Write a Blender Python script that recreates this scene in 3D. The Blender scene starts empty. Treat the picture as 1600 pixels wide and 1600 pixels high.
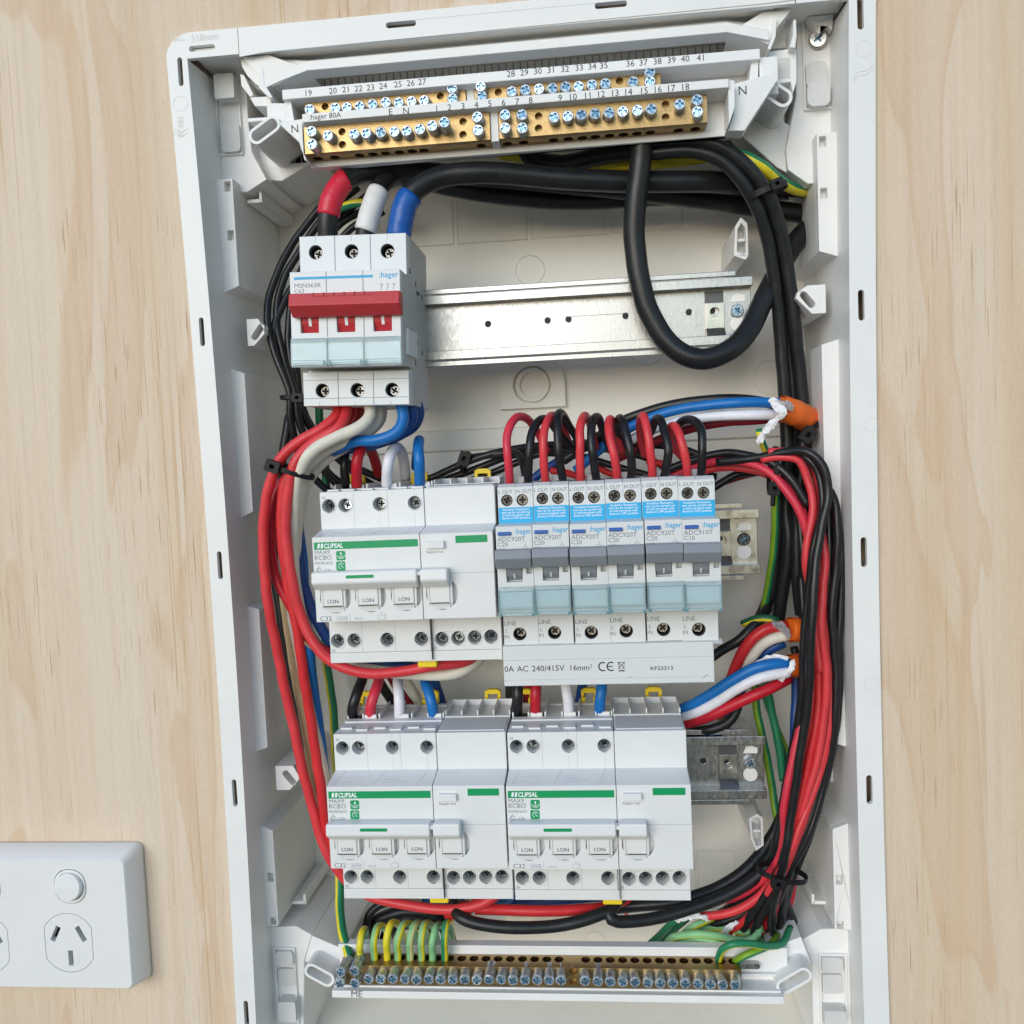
import bpy, bmesh, math, random
from mathutils import Vector, Matrix
from mathutils.geometry import tessellate_polygon
random.seed(7)
S_=bpy.context.scene
COL=S_.collection
mm=0.001
# ------------------------------------------------------------------ camera, sky, sun, exposure
# wall coordinates in millimetres: X to the right, Y up, D out of the wall (0 = front of the enclosure flange)
F_PX=1399.68
CAM=(212.346,-139.790,460.008)
R=((0.9945459933747215,-0.044114228357998594,-0.09451032704771888),
   (0.038081099940993374,0.9971768817832533,-0.06471550250374151),
   (0.09709838767751246,0.06076348651456771,0.9934181908023536))
def B(X,Y,D): return Vector((X*mm,-D*mm,Y*mm))
cam=bpy.data.cameras.new('camera'); camo=bpy.data.objects.new('camera',cam); COL.objects.link(camo)
cols=[B(*r) /mm for r in R]
m4=Matrix(((cols[0].x,cols[1].x,cols[2].x,0),(cols[0].y,cols[1].y,cols[2].y,0),(cols[0].z,cols[1].z,cols[2].z,0),(0,0,0,1)))
m4.translation=B(*CAM)
camo.matrix_world=m4
cam.sensor_width=36; cam.lens=F_PX/1600*36; cam.clip_start=0.01; cam.clip_end=50
S_.camera=camo
w=bpy.data.worlds.new('World'); S_.world=w; w.use_nodes=True
nt=w.node_tree; bg=nt.nodes['Background']
sky=nt.nodes.new('ShaderNodeTexSky'); sky.sky_type='NISHITA'; sky.sun_disc=False
SUN_EL=math.radians(14); SUN_AZ=math.radians(-22)      # azimuth measured from straight out of the wall, minus = from the left
sd=Vector((math.sin(SUN_AZ)*math.cos(SUN_EL),-math.cos(SUN_AZ)*math.cos(SUN_EL),math.sin(SUN_EL)))   # towards the sun
sky.sun_elevation=SUN_EL; sky.sun_rotation=math.atan2(sd.x,sd.y)
sky.air_density=1.3; sky.dust_density=0.2; sky.ozone_density=3.0
nt.links.new(sky.outputs[0],bg.inputs[0]); bg.inputs[1].default_value=0.15
sl=bpy.data.lights.new('sun','SUN'); sl.energy=1.5; sl.angle=math.radians(44); sl.color=(1,0.955,0.90)
so=bpy.data.objects.new('sun',sl); COL.objects.link(so); so.rotation_euler=sd.to_track_quat('Z','Y').to_euler()
so.location=(0,-2,2)
S_.view_settings.view_transform='Standard'; S_.view_settings.look='None'; S_.view_settings.exposure=0.42; S_.view_settings.gamma=1
S_.view_settings.use_white_balance=True; S_.view_settings.white_balance_temperature=6400; S_.view_settings.white_balance_tint=10
S_.render.resolution_x=1024; S_.render.resolution_y=1024
S_.render.engine='CYCLES'; S_.cycles.max_bounces=12; S_.cycles.diffuse_bounces=8; S_.cycles.transparent_max_bounces=12

def W(px,py,d):
    """the wall point at depth d that the photograph shows at pixel px,py (1600 px picture)"""
    a=((px-800)/F_PX,-(py-800)/F_PX,-1.0)
    q=[R[0][i]*a[0]+R[1][i]*a[1]+R[2][i]*a[2] for i in range(3)]
    t=(d-CAM[2])/q[2]
    return (CAM[0]+q[0]*t,CAM[1]+q[1]*t,d)
# depths
PLY=-3.0; BACK=-90.0; RAIL=-30.0; SH=14.0; NO=30.0

# ------------------------------------------------------------------ materials
MATS={}
def mat(name,col,rough=0.5,metal=0.0,var=0.0,vscale=60,bump=0.0,bscale=900,spec=0.5,coat=0.0,trans=0.0,ior=1.45,alpha=1.0,dirt=0.0,dirtcol=(0.3,0.25,0.18),stretch=None,rvar=0.0):
    m=bpy.data.materials.new(name); m.use_nodes=True; n=m.node_tree.nodes; l=m.node_tree.links
    b=n['Principled BSDF']
    b.inputs['Base Color'].default_value=(*col,1); b.inputs['Roughness'].default_value=rough
    b.inputs['Metallic'].default_value=metal; b.inputs['Specular IOR Level'].default_value=spec
    b.inputs['Coat Weight'].default_value=coat; b.inputs['Transmission Weight'].default_value=trans; b.inputs['IOR'].default_value=ior
    b.inputs['Alpha'].default_value=alpha
    tc=n.new('ShaderNodeTexCoord'); src=tc.outputs['Object']
    if stretch:
        mp=n.new('ShaderNodeMapping'); mp.inputs['Scale'].default_value=stretch; l.new(src,mp.inputs[0]); src=mp.outputs[0]
    cur=None
    if var>0:
        t=n.new('ShaderNodeTexNoise'); t.inputs['Scale'].default_value=vscale; t.inputs['Detail'].default_value=6; t.inputs['Roughness'].default_value=0.6
        l.new(src,t.inputs['Vector'])
        r=n.new('ShaderNodeValToRGB'); r.color_ramp.elements[0].position=0.3; r.color_ramp.elements[1].position=0.7
        r.color_ramp.elements[0].color=(*[max(0,c*(1-var)) for c in col],1); r.color_ramp.elements[1].color=(*[min(1,c*(1+var*0.6)) for c in col],1)
        l.new(t.outputs[0],r.inputs[0]); cur=r.outputs[0]
        if rvar>0:
            mr=n.new('ShaderNodeMapRange'); mr.inputs[1].default_value=0.3; mr.inputs[2].default_value=0.7
            mr.inputs[3].default_value=max(0.02,rough-rvar); mr.inputs[4].default_value=min(1,rough+rvar)
            l.new(t.outputs[0],mr.inputs[0]); l.new(mr.outputs[0],b.inputs['Roughness'])
    if dirt>0:
        t2=n.new('ShaderNodeTexNoise'); t2.inputs['Scale'].default_value=vscale*2.3; t2.inputs['Detail'].default_value=10; t2.inputs['Roughness'].default_value=0.75
        l.new(src,t2.inputs['Vector'])
        r2=n.new('ShaderNodeValToRGB'); r2.color_ramp.elements[0].position=0.58; r2.color_ramp.elements[1].position=0.78
        r2.color_ramp.elements[1].color=(dirt,dirt,dirt,1)
        l.new(t2.outputs[0],r2.inputs[0])
        mx=n.new('ShaderNodeMixRGB'); l.new(r2.outputs[0],mx.inputs[0])
        if cur: l.new(cur,mx.inputs[1])
        else: mx.inputs[1].default_value=(*col,1)
        mx.inputs[2].default_value=(*dirtcol,1); cur=mx.outputs[0]
    if cur: l.new(cur,b.inputs['Base Color'])
    if bump>0:
        t3=n.new('ShaderNodeTexNoise'); t3.inputs['Scale'].default_value=bscale; t3.inputs['Detail'].default_value=4
        l.new(src,t3.inputs['Vector'])
        bp=n.new('ShaderNodeBump'); bp.inputs['Strength'].default_value=bump; bp.inputs['Distance'].default_value=0.0004
        l.new(t3.outputs[0],bp.inputs['Height']); l.new(bp.outputs[0],b.inputs['Normal'])
    MATS[name]=m; return m
M_ENC=mat('enclosure_plastic',(0.81,0.805,0.79),0.42,var=0.04,vscale=22,bump=0.15,bscale=1400,dirt=0.16,rvar=.06)
M_ENCB=mat('enclosure_back_plastic',(0.90,0.875,0.82),0.38,var=0.04,vscale=14,bump=0.1,bscale=900,dirt=0.15)
M_FROST=mat('frosted_plastic',(0.80,0.80,0.79),0.5,trans=0.25,ior=1.4,var=0.03,vscale=80)
M_CLW=mat('breaker_white_plastic',(0.745,0.745,0.74),0.36,var=0.02,vscale=60,bump=0.06,bscale=2500,dirt=0.06)
M_HGW=mat('breaker_grey_plastic',(0.68,0.69,0.69),0.42,var=0.02,vscale=50,bump=0.08,bscale=2500,dirt=0.05)
M_MSW=mat('switch_light_grey_plastic',(0.72,0.74,0.75),0.4,var=0.02,vscale=50,bump=0.08,bscale=2500)
M_DARKW=mat('breaker_side_plastic',(0.60,0.59,0.56),0.5,var=0.05,vscale=70,dirt=0.15)
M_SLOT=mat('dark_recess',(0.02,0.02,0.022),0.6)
M_GREYT=mat('grey_toggle_plastic',(0.235,0.255,0.285),0.38,var=0.05,vscale=120,bump=0.1,bscale=2000)
M_REDT=mat('red_toggle_plastic',(0.52,0.035,0.045),0.42,var=0.08,vscale=90,bump=0.1,bscale=2000)
M_BLUEB=mat('blue_test_button',(0.03,0.12,0.42),0.35,var=0.08,vscale=200)
M_GREEN=mat('green_print',(0.0,0.30,0.10),0.45)
M_GREEN2=mat('green_print_deep',(0.0,0.24,0.09),0.45)
M_CYAN=mat('cyan_print',(0.01,0.36,0.66),0.4)
M_CYANL=mat('cyan_label',(0.02,0.40,0.72),0.45,var=0.04,vscale=150)
M_WPRINT=mat('white_print',(0.85,0.88,0.9),0.5)
M_INK=mat('grey_ink',(0.16,0.18,0.21),0.5)
M_INKL=mat('pale_ink',(0.42,0.44,0.48),0.5)
M_BLK=mat('black_ink',(0.03,0.03,0.035),0.5)
M_YEL=mat('yellow_clip_plastic',(0.85,0.62,0.02),0.4,var=0.05,vscale=200)
M_LID=mat('clear_blue_lid',(0.86,0.95,0.97),0.10,trans=0.92,ior=1.35)
M_LIDL=mat('lid_edge_teal',(0.18,0.42,0.47),0.2,trans=0.4)
M_CARD=mat('pale_blue_card',(0.74,0.82,0.86),0.5,var=0.02,vscale=80)
M_BRASS=mat('brass',(0.39,0.265,0.12),0.36,1.0,var=0.16,vscale=130,bump=0.25,bscale=700,stretch=(1,1,4),rvar=0.10)
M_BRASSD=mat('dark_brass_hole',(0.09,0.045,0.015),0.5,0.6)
M_ZINC=mat('zinc_screw',(0.66,0.71,0.75),0.40,0.85,var=0.45,vscale=650,rvar=0.12,bump=0.5,bscale=700)
M_ZINCD=mat('zinc_screw_recess',(0.26,0.44,0.58),0.30,0.9,var=0.6,vscale=900)  # blue of the recess is the sky's reflection put into the colour
M_DSCR=mat('dark_steel_screw',(0.25,0.24,0.225),0.28,1.0,var=0.3,vscale=500,rvar=0.1)
M_GALV=mat('galvanised_steel',(0.43,0.425,0.41),0.33,1.0,stretch=(2,2,.7),var=0.16,vscale=330,bump=0.12,bscale=900,rvar=0.10)
M_GALVB=mat('bright_zinc_steel',(0.52,0.50,0.45),0.30,1.0,var=0.10,vscale=160,bump=0.08,bscale=500,rvar=0.12)
M_TIE=mat('black_nylon_tie',(0.010,0.010,0.012),0.5,spec=0.3,bump=0.1)
M_ORANGE=mat('orange_cable_sheath',(0.80,0.15,0.015),0.45,var=0.10,vscale=120,bump=0.2,bscale=600)
M_TISSUE=mat('white_filler',(0.86,0.85,0.87),0.7,var=0.05,vscale=200)
M_FILM=mat('clear_film',(0.9,0.88,0.9),0.15,trans=0.8,ior=1.3)
M_SOCK=mat('socket_white_plastic',(0.79,0.785,0.775),0.18,var=0.012,vscale=30)
M_SOCKS=mat('socket_slot_grey',(0.16,0.16,0.17),0.5)
M_DUST=mat('sawdust',(0.62,0.52,0.38),0.9)
def cab(name,c,r=0.40,v=0.12): return mat(name,c,r,var=v,vscale=110,bump=0.15,bscale=900,rvar=.08)
C={'k':mat('black_cable',(0.012,0.012,0.014),0.34,var=0.3,vscale=150,bump=0.15,bscale=900,dirt=0.18,dirtcol=(0.09,0.09,0.09),rvar=.06),'K':mat('heavy_black_cable',(0.014,0.015,0.017),0.38,var=0.3,vscale=150,bump=0.2,bscale=700,dirt=0.25,dirtcol=(0.10,0.10,0.10),rvar=.06),
   'r':cab('red_cable',(0.62,0.025,0.03)),'s':cab('coral_cable',(0.68,0.045,0.055)),'c':cab('crimson_cable',(0.50,0.010,0.025)),'p':cab('pink_cable',(0.66,0.035,0.065)),
   'd':cab('dark_red_cable',(0.25,0.01,0.02)),
   'w':cab('white_cable',(0.80,0.79,0.85)),'i':cab('ivory_cable',(0.72,0.68,0.58),0.5),'t':cab('tan_cable',(0.55,0.40,0.22),0.5),
   'b':cab('blue_cable',(0.01,0.16,0.50)),'n':cab('navy_cable',(0.008,0.06,0.25)),
   'g':cab('green_stripe',(0.02,0.22,0.10)),'y':cab('yellow_stripe',(0.78,0.66,0.03)),
   'm':cab('pale_green_stripe',(0.24,0.52,0.24)),'l':cab('pale_yellow_stripe',(0.70,0.62,0.28)),
   'v':cab('olive_green_stripe',(0.20,0.36,0.02)),'o':cab('dark_green_stripe',(0.01,0.10,0.04)),
   'R':mat('red_tape',(0.66,0.02,0.05),0.36,var=.12,vscale=120,bump=0.7,bscale=260),'Wt':mat('white_tape',(0.78,0.76,0.74),0.45,var=.06,vscale=120,bump=0.5,bscale=260,dirt=0.75,dirtcol=(0.03,0.03,0.03)),'Bt':mat('blue_tape',(0.01,0.10,0.40),0.33,var=.12,vscale=120,bump=0.7,bscale=260)}

# ------------------------------------------------------------------ mesh builder
ORG={}
def set_tags(o,label=None,cat=None,group=None,kind=None):
    if label: o['label']=label
    if cat: o['category']=cat
    if group: o['group']=group
    if kind: o['kind']=kind
    return o
def empty(name,org,label,cat,group=None,angle=0.0):
    o=bpy.data.objects.new(name,None); COL.objects.link(o); o.location=B(*org); o.empty_display_size=0.01
    o.rotation_euler=(0,angle,0)
    ORG[o.name]=org; set_tags(o,label,cat,group); return o
TXT={}
def text_mesh(s,bold):
    k=(s,bold)
    if k not in TXT:
        cu=bpy.data.curves.new('t','FONT'); cu.body=s; cu.size=1; cu.offset=bold; cu.resolution_u=2; cu.fill_mode='FRONT'
        ob=bpy.data.objects.new('t',cu); COL.objects.link(ob)
        dg=bpy.context.evaluated_depsgraph_get(); me=bpy.data.meshes.new_from_object(ob.evaluated_get(dg))
        vs=[(v.co.x,v.co.y) for v in me.vertices]; fs=[tuple(p.vertices) for p in me.polygons]
        bpy.data.objects.remove(ob); bpy.data.curves.remove(cu); bpy.data.meshes.remove(me)
        TXT[k]=(vs,fs)
    return TXT[k]
class MB:
    def __init__(s): s.v=[]; s.f=[]; s.m=[]; s.sm=[]
    def add(s,vs,fs,mi=0,smooth=False):
        o=len(s.v); s.v+=[tuple(v) for v in vs]; s.f+=[tuple(i+o for i in f) for f in fs]; s.m+=[mi]*len(fs); s.sm+=[smooth]*len(fs); return s
    def box(s,x0,x1,y0,y1,d0,d1,mi=0):
        vs=[(x,y,d) for x in (x0,x1) for y in (y0,y1) for d in (d0,d1)]
        return s.add(vs,[(0,1,3,2),(4,6,7,5),(0,4,5,1),(2,3,7,6),(0,2,6,4),(1,5,7,3)],mi)
    def prof(s,poly,x0,x1,mi=0,smooth=False):          # profile in (Y,D) pushed along X
        n=len(poly); vs=[(x0,y,d) for y,d in poly]+[(x1,y,d) for y,d in poly]
        tri=tessellate_polygon([[Vector((y,d,0)) for y,d in poly]])
        fs=[tuple(t) for t in tri]+[tuple(n+i for i in reversed(t)) for t in tri]
        s.add(vs,fs,mi); return s.add(vs,[(i,(i+1)%n,n+(i+1)%n,n+i) for i in range(n)],mi,smooth)
    def prism(s,poly,d0,d1,holes=(),mi=0,smooth=False):    # outline in (X,Y) with holes, pushed along D
        loops=[list(poly)]+[list(h) for h in holes]
        flat=[p for l in loops for p in l]; n=len(flat)
        tri=tessellate_polygon([[Vector((x,y,0)) for x,y in l] for l in loops])
        vs=[(x,y,d0) for x,y in flat]+[(x,y,d1) for x,y in flat]
        s.add(vs,[tuple(t) for t in tri]+[tuple(n+i for i in reversed(t)) for t in tri],mi)
        b=0; fs=[]
        for l in loops:
            k=len(l); fs+=[(b+i,b+(i+1)%k,n+b+(i+1)%k,n+b+i) for i in range(k)]; b+=k
        return s.add(vs,fs,mi,smooth)
    def cyl(s,c,r,d0,d1,n=20,r1=None,mi=0,smooth=True,cap=True):
        r1=r if r1 is None else r1
        vs=[(c[0]+r*math.cos(a),c[1]+r*math.sin(a),d0) for a in [2*math.pi*i/n for i in range(n)]]+[(c[0]+r1*math.cos(a),c[1]+r1*math.sin(a),d1) for a in [2*math.pi*i/n for i in range(n)]]
        s.add(vs,[(i,(i+1)%n,n+(i+1)%n,n+i) for i in range(n)],mi,smooth)
        if cap: s.add(vs,[tuple(range(n)),tuple(range(n,2*n))],mi)
        return s
    def hexa(s,q0,d0,q1,d1,mi=0):                       # quad q0 at depth d0 to quad q1 at depth d1
        vs=[(x,y,d0) for x,y in q0]+[(x,y,d1) for x,y in q1]
        n=len(q0); return s.add(vs,[tuple(range(n)),tuple(range(n,2*n))]+[(i,(i+1)%n,n+(i+1)%n,n+i) for i in range(n)],mi)
    def tube(s,pts,r,n=12,stripe=None,twist=0.0,cap=True,flat=1.0):
        pts=[Vector(p) for p in pts]; N=len(pts); vs=[]; ref=Vector((0,0,1)); prev=None
        for i,p in enumerate(pts):
            t=(pts[min(i+1,N-1)]-pts[max(i-1,0)]).normalized()
            if prev is None:
                a=ref.cross(t); a=a.normalized() if a.length>1e-3 else Vector((1,0,0)).cross(t).normalized()
            else:
                a=prev-t*prev.dot(t); a.normalize()
            prev=a; b=t.cross(a)
            rr=r[i] if isinstance(r,(list,tuple)) else r
            for k in range(n):
                an=2*math.pi*k/n+twist*i; vs.append(tuple(p+a*math.cos(an)*rr+b*math.sin(an)*rr*flat))
        fs=[];ms=[]
        for i in range(N-1):
            for k in range(n):
                fs.append((i*n+k,i*n+(k+1)%n,(i+1)*n+(k+1)%n,(i+1)*n+k)); ms.append(1 if stripe and k in stripe else 0)
        o=len(s.v); s.v+=vs; s.f+=[tuple(j+o for j in f) for f in fs]; s.m+=ms; s.sm+=[True]*len(fs)
        if cap:
            s.f+=[tuple(o+k for k in range(n)),tuple(o+(N-1)*n+k for k in range(n))]; s.m+=[0,0]; s.sm+=[False,False]
        return s
    def text(s,st,x,y,d,size,bold=0.0,xs=1.0,angle=0.0,align='l',mi=0,shear=0.0,depth=0.0,vert=False):
        vs,fs=text_mesh(st,bold)
        if not vs: return s
        wd=max(v[0] for v in vs); ca,sa=math.cos(angle),math.sin(angle)
        off={'l':0,'c':wd/2,'r':wd}[align]; out=[]
        for a,b in vs:
            a=(a-off+b*shear)*size*xs; b=b*size
            out.append((x+a*ca-b*sa,y+a*sa+b*ca,d))
        s.add(out,fs,mi)
        return s
    def build(s,name,mats,parent=None,bevel=0.0,seg=2,label=None,cat=None,group=None,kind=None,org=None,recalc=True,merge=True):
        if not isinstance(mats,(list,tuple)): mats=[mats]
        o0=ORG.get(parent.name,(0,0,0)) if parent else (org or (0,0,0))
        if org is not None: o0=org
        me=bpy.data.meshes.new(name)
        me.from_pydata([((x-o0[0])*mm,-(d-o0[2])*mm,(y-o0[1])*mm) for x,y,d in s.v],[],s.f)
        for m in mats: me.materials.append(m)
        me.polygons.foreach_set('material_index',s.m); me.polygons.foreach_set('use_smooth',s.sm)
        if recalc:
            bm=bmesh.new(); bm.from_mesh(me)
            if merge: bmesh.ops.remove_doubles(bm,verts=bm.verts,dist=0.002*mm)
            bmesh.ops.recalc_face_normals(bm,faces=bm.faces); bm.to_mesh(me); bm.free()
        ob=bpy.data.objects.new(name,me); COL.objects.link(ob)
        if parent: ob.parent=parent
        if org is not None and parent is None: ob.location=B(*org)
        elif parent is None: pass
        if bevel>0:
            bv=ob.modifiers.new('bevel','BEVEL'); bv.width=bevel*mm; bv.segments=seg; bv.limit_method='ANGLE'; bv.angle_limit=math.radians(40)
            bv.use_clamp_overlap=True; bv.harden_normals=False
        ORG[ob.name]=o0
        return set_tags(ob,label,cat,group,kind)
def circ(c,r,n=20,ry=None,a0=0): return [(c[0]+r*math.cos(a0+2*math.pi*i/n),c[1]+(ry or r)*math.sin(a0+2*math.pi*i/n)) for i in range(n)]
def rrect(x0,x1,y0,y1,r,n=4,angle=0.0):
    out=[]
    for cx,cy,a in ((x1-r,y1-r,0),(x0+r,y1-r,90),(x0+r,y0+r,180),(x1-r,y0+r,270)):
        for i in range(n+1):
            t=math.radians(a+90*i/n); out.append((cx+r*math.cos(t),cy+r*math.sin(t)))
    if angle:
        mx,my=(x0+x1)/2,(y0+y1)/2; c,s=math.cos(angle),math.sin(angle)
        out=[(mx+(x-mx)*c-(y-my)*s,my+(x-mx)*s+(y-my)*c) for x,y in out]
    return out
def spline(pts,step=2.0):
    """Catmull-Rom through 3-D points"""
    P=[Vector(p) for p in pts]; P=[P[0]*2-P[1]]+P+[P[-1]*2-P[-2]]; out=[]
    for i in range(1,len(P)-2):
        a,b,c,d=P[i-1],P[i],P[i+1],P[i+2]; n=max(2,int((c-b).length/step))
        for k in range(n):
            t=k/n; out.append(0.5*((2*b)+(c-a)*t+(2*a-5*b+4*c-d)*t*t+(3*b-a-3*c+d)*t*t*t))
    out.append(P[-2]); return out
def copy_thing(o,label=None,loc=None):
    c=o.copy(); COL.objects.link(c); ORG[c.name]=ORG.get(o.name,(0,0,0))
    if label: c['label']=label
    if loc is not None: c.location=loc
    for ch in list(o.children):
        d=ch.copy(); COL.objects.link(d); d.parent=c
        for g in list(ch.children):
            e=g.copy(); COL.objects.link(e); e.parent=d
    return c
# screw prototypes, local coordinates, seen face at d=0, body behind it
def screw_mesh(name,r,length,rec=0.62,slot=0.16,dome=0.0,mats=None,n=24,depth=0.9,star=True):
    q=MB(); a=slot*r; b=rec*r
    plus=[(a,a),(a,b),(-a,b),(-a,a),(-b,a),(-b,-a),(-a,-a),(-a,-b),(a,-b),(a,-a),(b,-a),(b,a)]
    rr=r*0.86
    loops=[circ((0,0),rr,n),plus]
    flat=loops[0]+loops[1]
    tri=tessellate_polygon([[Vector((x,y,0)) for x,y in l] for l in loops])
    q.add([(x,y,0) for x,y in flat],[tuple(t) for t in tri],0)
    q.add([(x,y,0) for x,y in plus]+[(x*0.7,y*0.7,-depth) for x,y in plus],[(i,(i+1)%12,12+(i+1)%12,12+i) for i in range(12)],1)
    q.add([(x*0.7,y*0.7,-depth) for x,y in plus],[tuple(range(12))],1)
    q.add([(x,y,0) for x,y in circ((0,0),rr,n)]+[(x,y,-r*0.16) for x,y in circ((0,0),r,n)],[(i,(i+1)%n,n+(i+1)%n,n+i) for i in range(n)],0,True)
    if star:      # thin radial nicks of a combination head
        for k in range(4):
            an=math.pi/4+k*math.pi/2; c,s=math.cos(an),math.sin(an); w_=0.05*r
            q.add([(c*0.4*r-s*w_,s*0.4*r+c*w_,0.02),(c*0.8*r-s*w_,s*0.8*r+c*w_,0.02),(c*0.8*r+s*w_,s*0.8*r-c*w_,0.02),(c*0.4*r+s*w_,s*0.4*r-c*w_,0.02)],[(0,1,2,3)],1)
    # collar under the head
    q.cyl((0,0),r,-length,-r*0.16,n,cap=False)
    if length>3:
        for z in (0.55,0.7,0.85):
            q.cyl((0,0),r*1.03,-length*z-0.12,-length*z+0.12,n,cap=False,mi=0)
    me_o=q.build(name,mats,None,merge=False)
    me=me_o.data; bpy.data.objects.remove(me_o); return me
SCR_ZN=screw_mesh('terminal_screw',2.8,8.0,0.74,0.25,mats=[M_ZINC,M_ZINCD])
SCR_ZNL=screw_mesh('terminal_screw',2.8,12.0,0.74,0.25,mats=[M_ZINC,M_ZINCD])
SCR_DK=screw_mesh('terminal_screw',2.75,3.0,0.66,0.2,mats=[M_DSCR,M_SLOT],depth=1.2)
SCR_CL=screw_mesh('terminal_screw',2.5,3.0,0.66,0.2,mats=[mat('clamp_screw_steel',(0.36,0.42,0.45),0.25,1.0,var=0.4,vscale=600),M_SLOT],depth=1.2)
SCR_RAIL=screw_mesh('rail_screw',3.6,2.5,0.5,0.14,mats=[M_ZINC,M_ZINCD],depth=1.5)
def put_screw(me,x,y,d,parent,name='terminal_screw',o=None,rot=None):
    ob=bpy.data.objects.new(name,me); COL.objects.link(ob); ob.parent=parent
    og=ORG.get(parent.name,(0,0,0)) if o is None else o
    ob.location=B(x-og[0],y-og[1],d-og[2]+random.uniform(-.35,.35)); ob.rotation_euler=(random.uniform(-.13,.10),random.uniform(0,6.28) if rot is None else rot,random.uniform(-.12,.12)); return ob
# ------------------------------------------------------------------ plywood wall (setting)
def wood_material():
    m=bpy.data.materials.new('pine_plywood'); m.use_nodes=True; n=m.node_tree.nodes; l=m.node_tree.links; b=n['Principled BSDF']
    b.inputs['Roughness'].default_value=0.62; b.inputs['Specular IOR Level'].default_value=0.3
    tc=n.new('ShaderNodeTexCoord')
    def mp(sc,src=None,rot=(0,0,0)):
        q=n.new('ShaderNodeMapping'); q.inputs['Scale'].default_value=sc; q.inputs['Rotation'].default_value=rot; l.new(src or tc.outputs['Object'],q.inputs[0]); return q.outputs[0]
    def noise(v,s,d=4,r=0.5,dist=0.0):
        q=n.new('ShaderNodeTexNoise'); q.inputs['Scale'].default_value=s; q.inputs['Detail'].default_value=d; q.inputs['Roughness'].default_value=r; q.inputs['Distortion'].default_value=dist; l.new(v,q.inputs['Vector']); return q.outputs[0]
    def ramp(v,els):
        q=n.new('ShaderNodeValToRGB'); cr=q.color_ramp
        while len(cr.elements)<len(els): cr.elements.new(0.5)
        for e,(p,c) in zip(cr.elements,els): e.position=p; e.color=(*c,1) if len(c)==3 else c
        l.new(v,q.inputs[0]); return q.outputs[0]
    def mix(f,a,bb,mode='MIX'):
        q=n.new('ShaderNodeMixRGB'); q.blend_type=mode
        if isinstance(f,float): q.inputs[0].default_value=f
        else: l.new(f,q.inputs[0])
        l.new(a,q.inputs[1])
        if isinstance(bb,tuple): q.inputs[2].default_value=(*bb,1)
        else: l.new(bb,q.inputs[2])
        return q.outputs[0]
    broad=noise(mp((11,11,1.6)),1.0,3,0.5,0.5)
    base=ramp(broad,[(0.3,(0.66,0.525,0.385)),(0.5,(0.71,0.58,0.45)),(0.7,(0.75,0.63,0.51))])
    # heart-wood flames with a clear edge, darker towards the edge
    fl=noise(mp((21,21,3.2)),1.0,2,0.45,1.3)
    base=mix(ramp(fl,[(0.585,(0,0,0)),(0.60,(0.40,0.40,0.40)),(0.66,(0.17,0.17,0.17))]),base,(0.60,0.37,0.20))
    # warm soft bands
    bd=noise(mp((38,38,1.3)),1.0,3,0.5,0.6)
    base=mix(ramp(bd,[(0.54,(0,0,0)),(0.72,(0.45,0.45,0.45))]),base,(0.66,0.47,0.28))
    # woolly surface of sanded ply
    fine=noise(mp((1100,1100,420)),1.0,3,0.65)
    base=mix(0.6,base,ramp(fine,[(0.32,(0.90,0.88,0.86)),(0.62,(1,1,1))]),'MULTIPLY')
    wv=noise(mp((240,240,6)),1.0,4,0.6,0.4)
    base=mix(0.35,base,ramp(wv,[(0.35,(0.86,0.80,0.73)),(0.58,(1,1,1))]),'MULTIPLY')
    # hair-thin resin lines in clusters
    st=noise(mp((1350,1350,26),rot=(0,0.03,0)),1.0,1,0.3); stm=noise(mp((14,14,6)),1.3,2,0.5)
    s1=ramp(st,[(0.66,(0,0,0)),(0.71,(1,1,1))]); s2=ramp(stm,[(0.45,(0,0,0)),(0.60,(0.72,0.72,0.72))])
    base=mix(mix(1.0,s1,s2,'MULTIPLY'),base,(0.36,0.20,0.10))
    gl=noise(mp((520,520,5)),1.0,2,0.4,0.2); gm=noise(mp((26,26,2)),1.0,2,0.5)
    base=mix(mix(1.0,ramp(gl,[(0.64,(0,0,0)),(0.70,(1,1,1))]),ramp(gm,[(0.54,(0,0,0)),(0.64,(0.55,0.55,0.55))]),'MULTIPLY'),base,(0.52,0.33,0.17))
    l.new(base,b.inputs['Base Color'])
    bp=n.new('ShaderNodeBump'); bp.inputs['Strength'].default_value=0.35; bp.inputs['Distance'].default_value=0.0003
    l.new(fine,bp.inputs['Height']); l.new(bp.outputs[0],b.inputs['Normal'])
    return m
M_WOOD=wood_material()
HB=520.0
def XL(Y): t=-Y/HB; return 3.389*4*t*(1-t)
def XR(Y): t=-Y/HB; return 352.3-2.39*4*t*(1-t)
YT,YB=86.6,-505.0          # flange top and bottom
IT,IBm=73.5,-492.0         # inner opening
q=MB()
q.prism([(-420,320),(760,320),(760,-760),(-420,-760)],PLY-16,PLY,holes=[[(2.6,84),(349,84),(349,-501),(2.6,-501)]])
q.build('plywood_wall',M_WOOD,kind='structure')
for x0_,x1_,y0_,y1_ in ((-40,8.2,-520,100),(344.2,392,-520,100),(8.3,344.1,80.2,120),(8.3,344.1,-560,-496)):
    MB().box(x0_,x1_,y0_,y1_,-110,-24).build('wall_framing',M_WOOD,kind='structure')  # boxes added behind the flange so its slots stay dark
q=MB(); q.add([(-30000,-1350,-2000),(30000,-1350,-2000),(30000,-1350,60000),(-30000,-1350,60000)],[(0,1,2,3)])
q.build('ground',mat('dry_pale_ground',(0.30,0.255,0.19),0.9,var=0.15,vscale=6),kind='structure')  # out-of-view ground sheet, added so undersides catch bounced light

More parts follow.
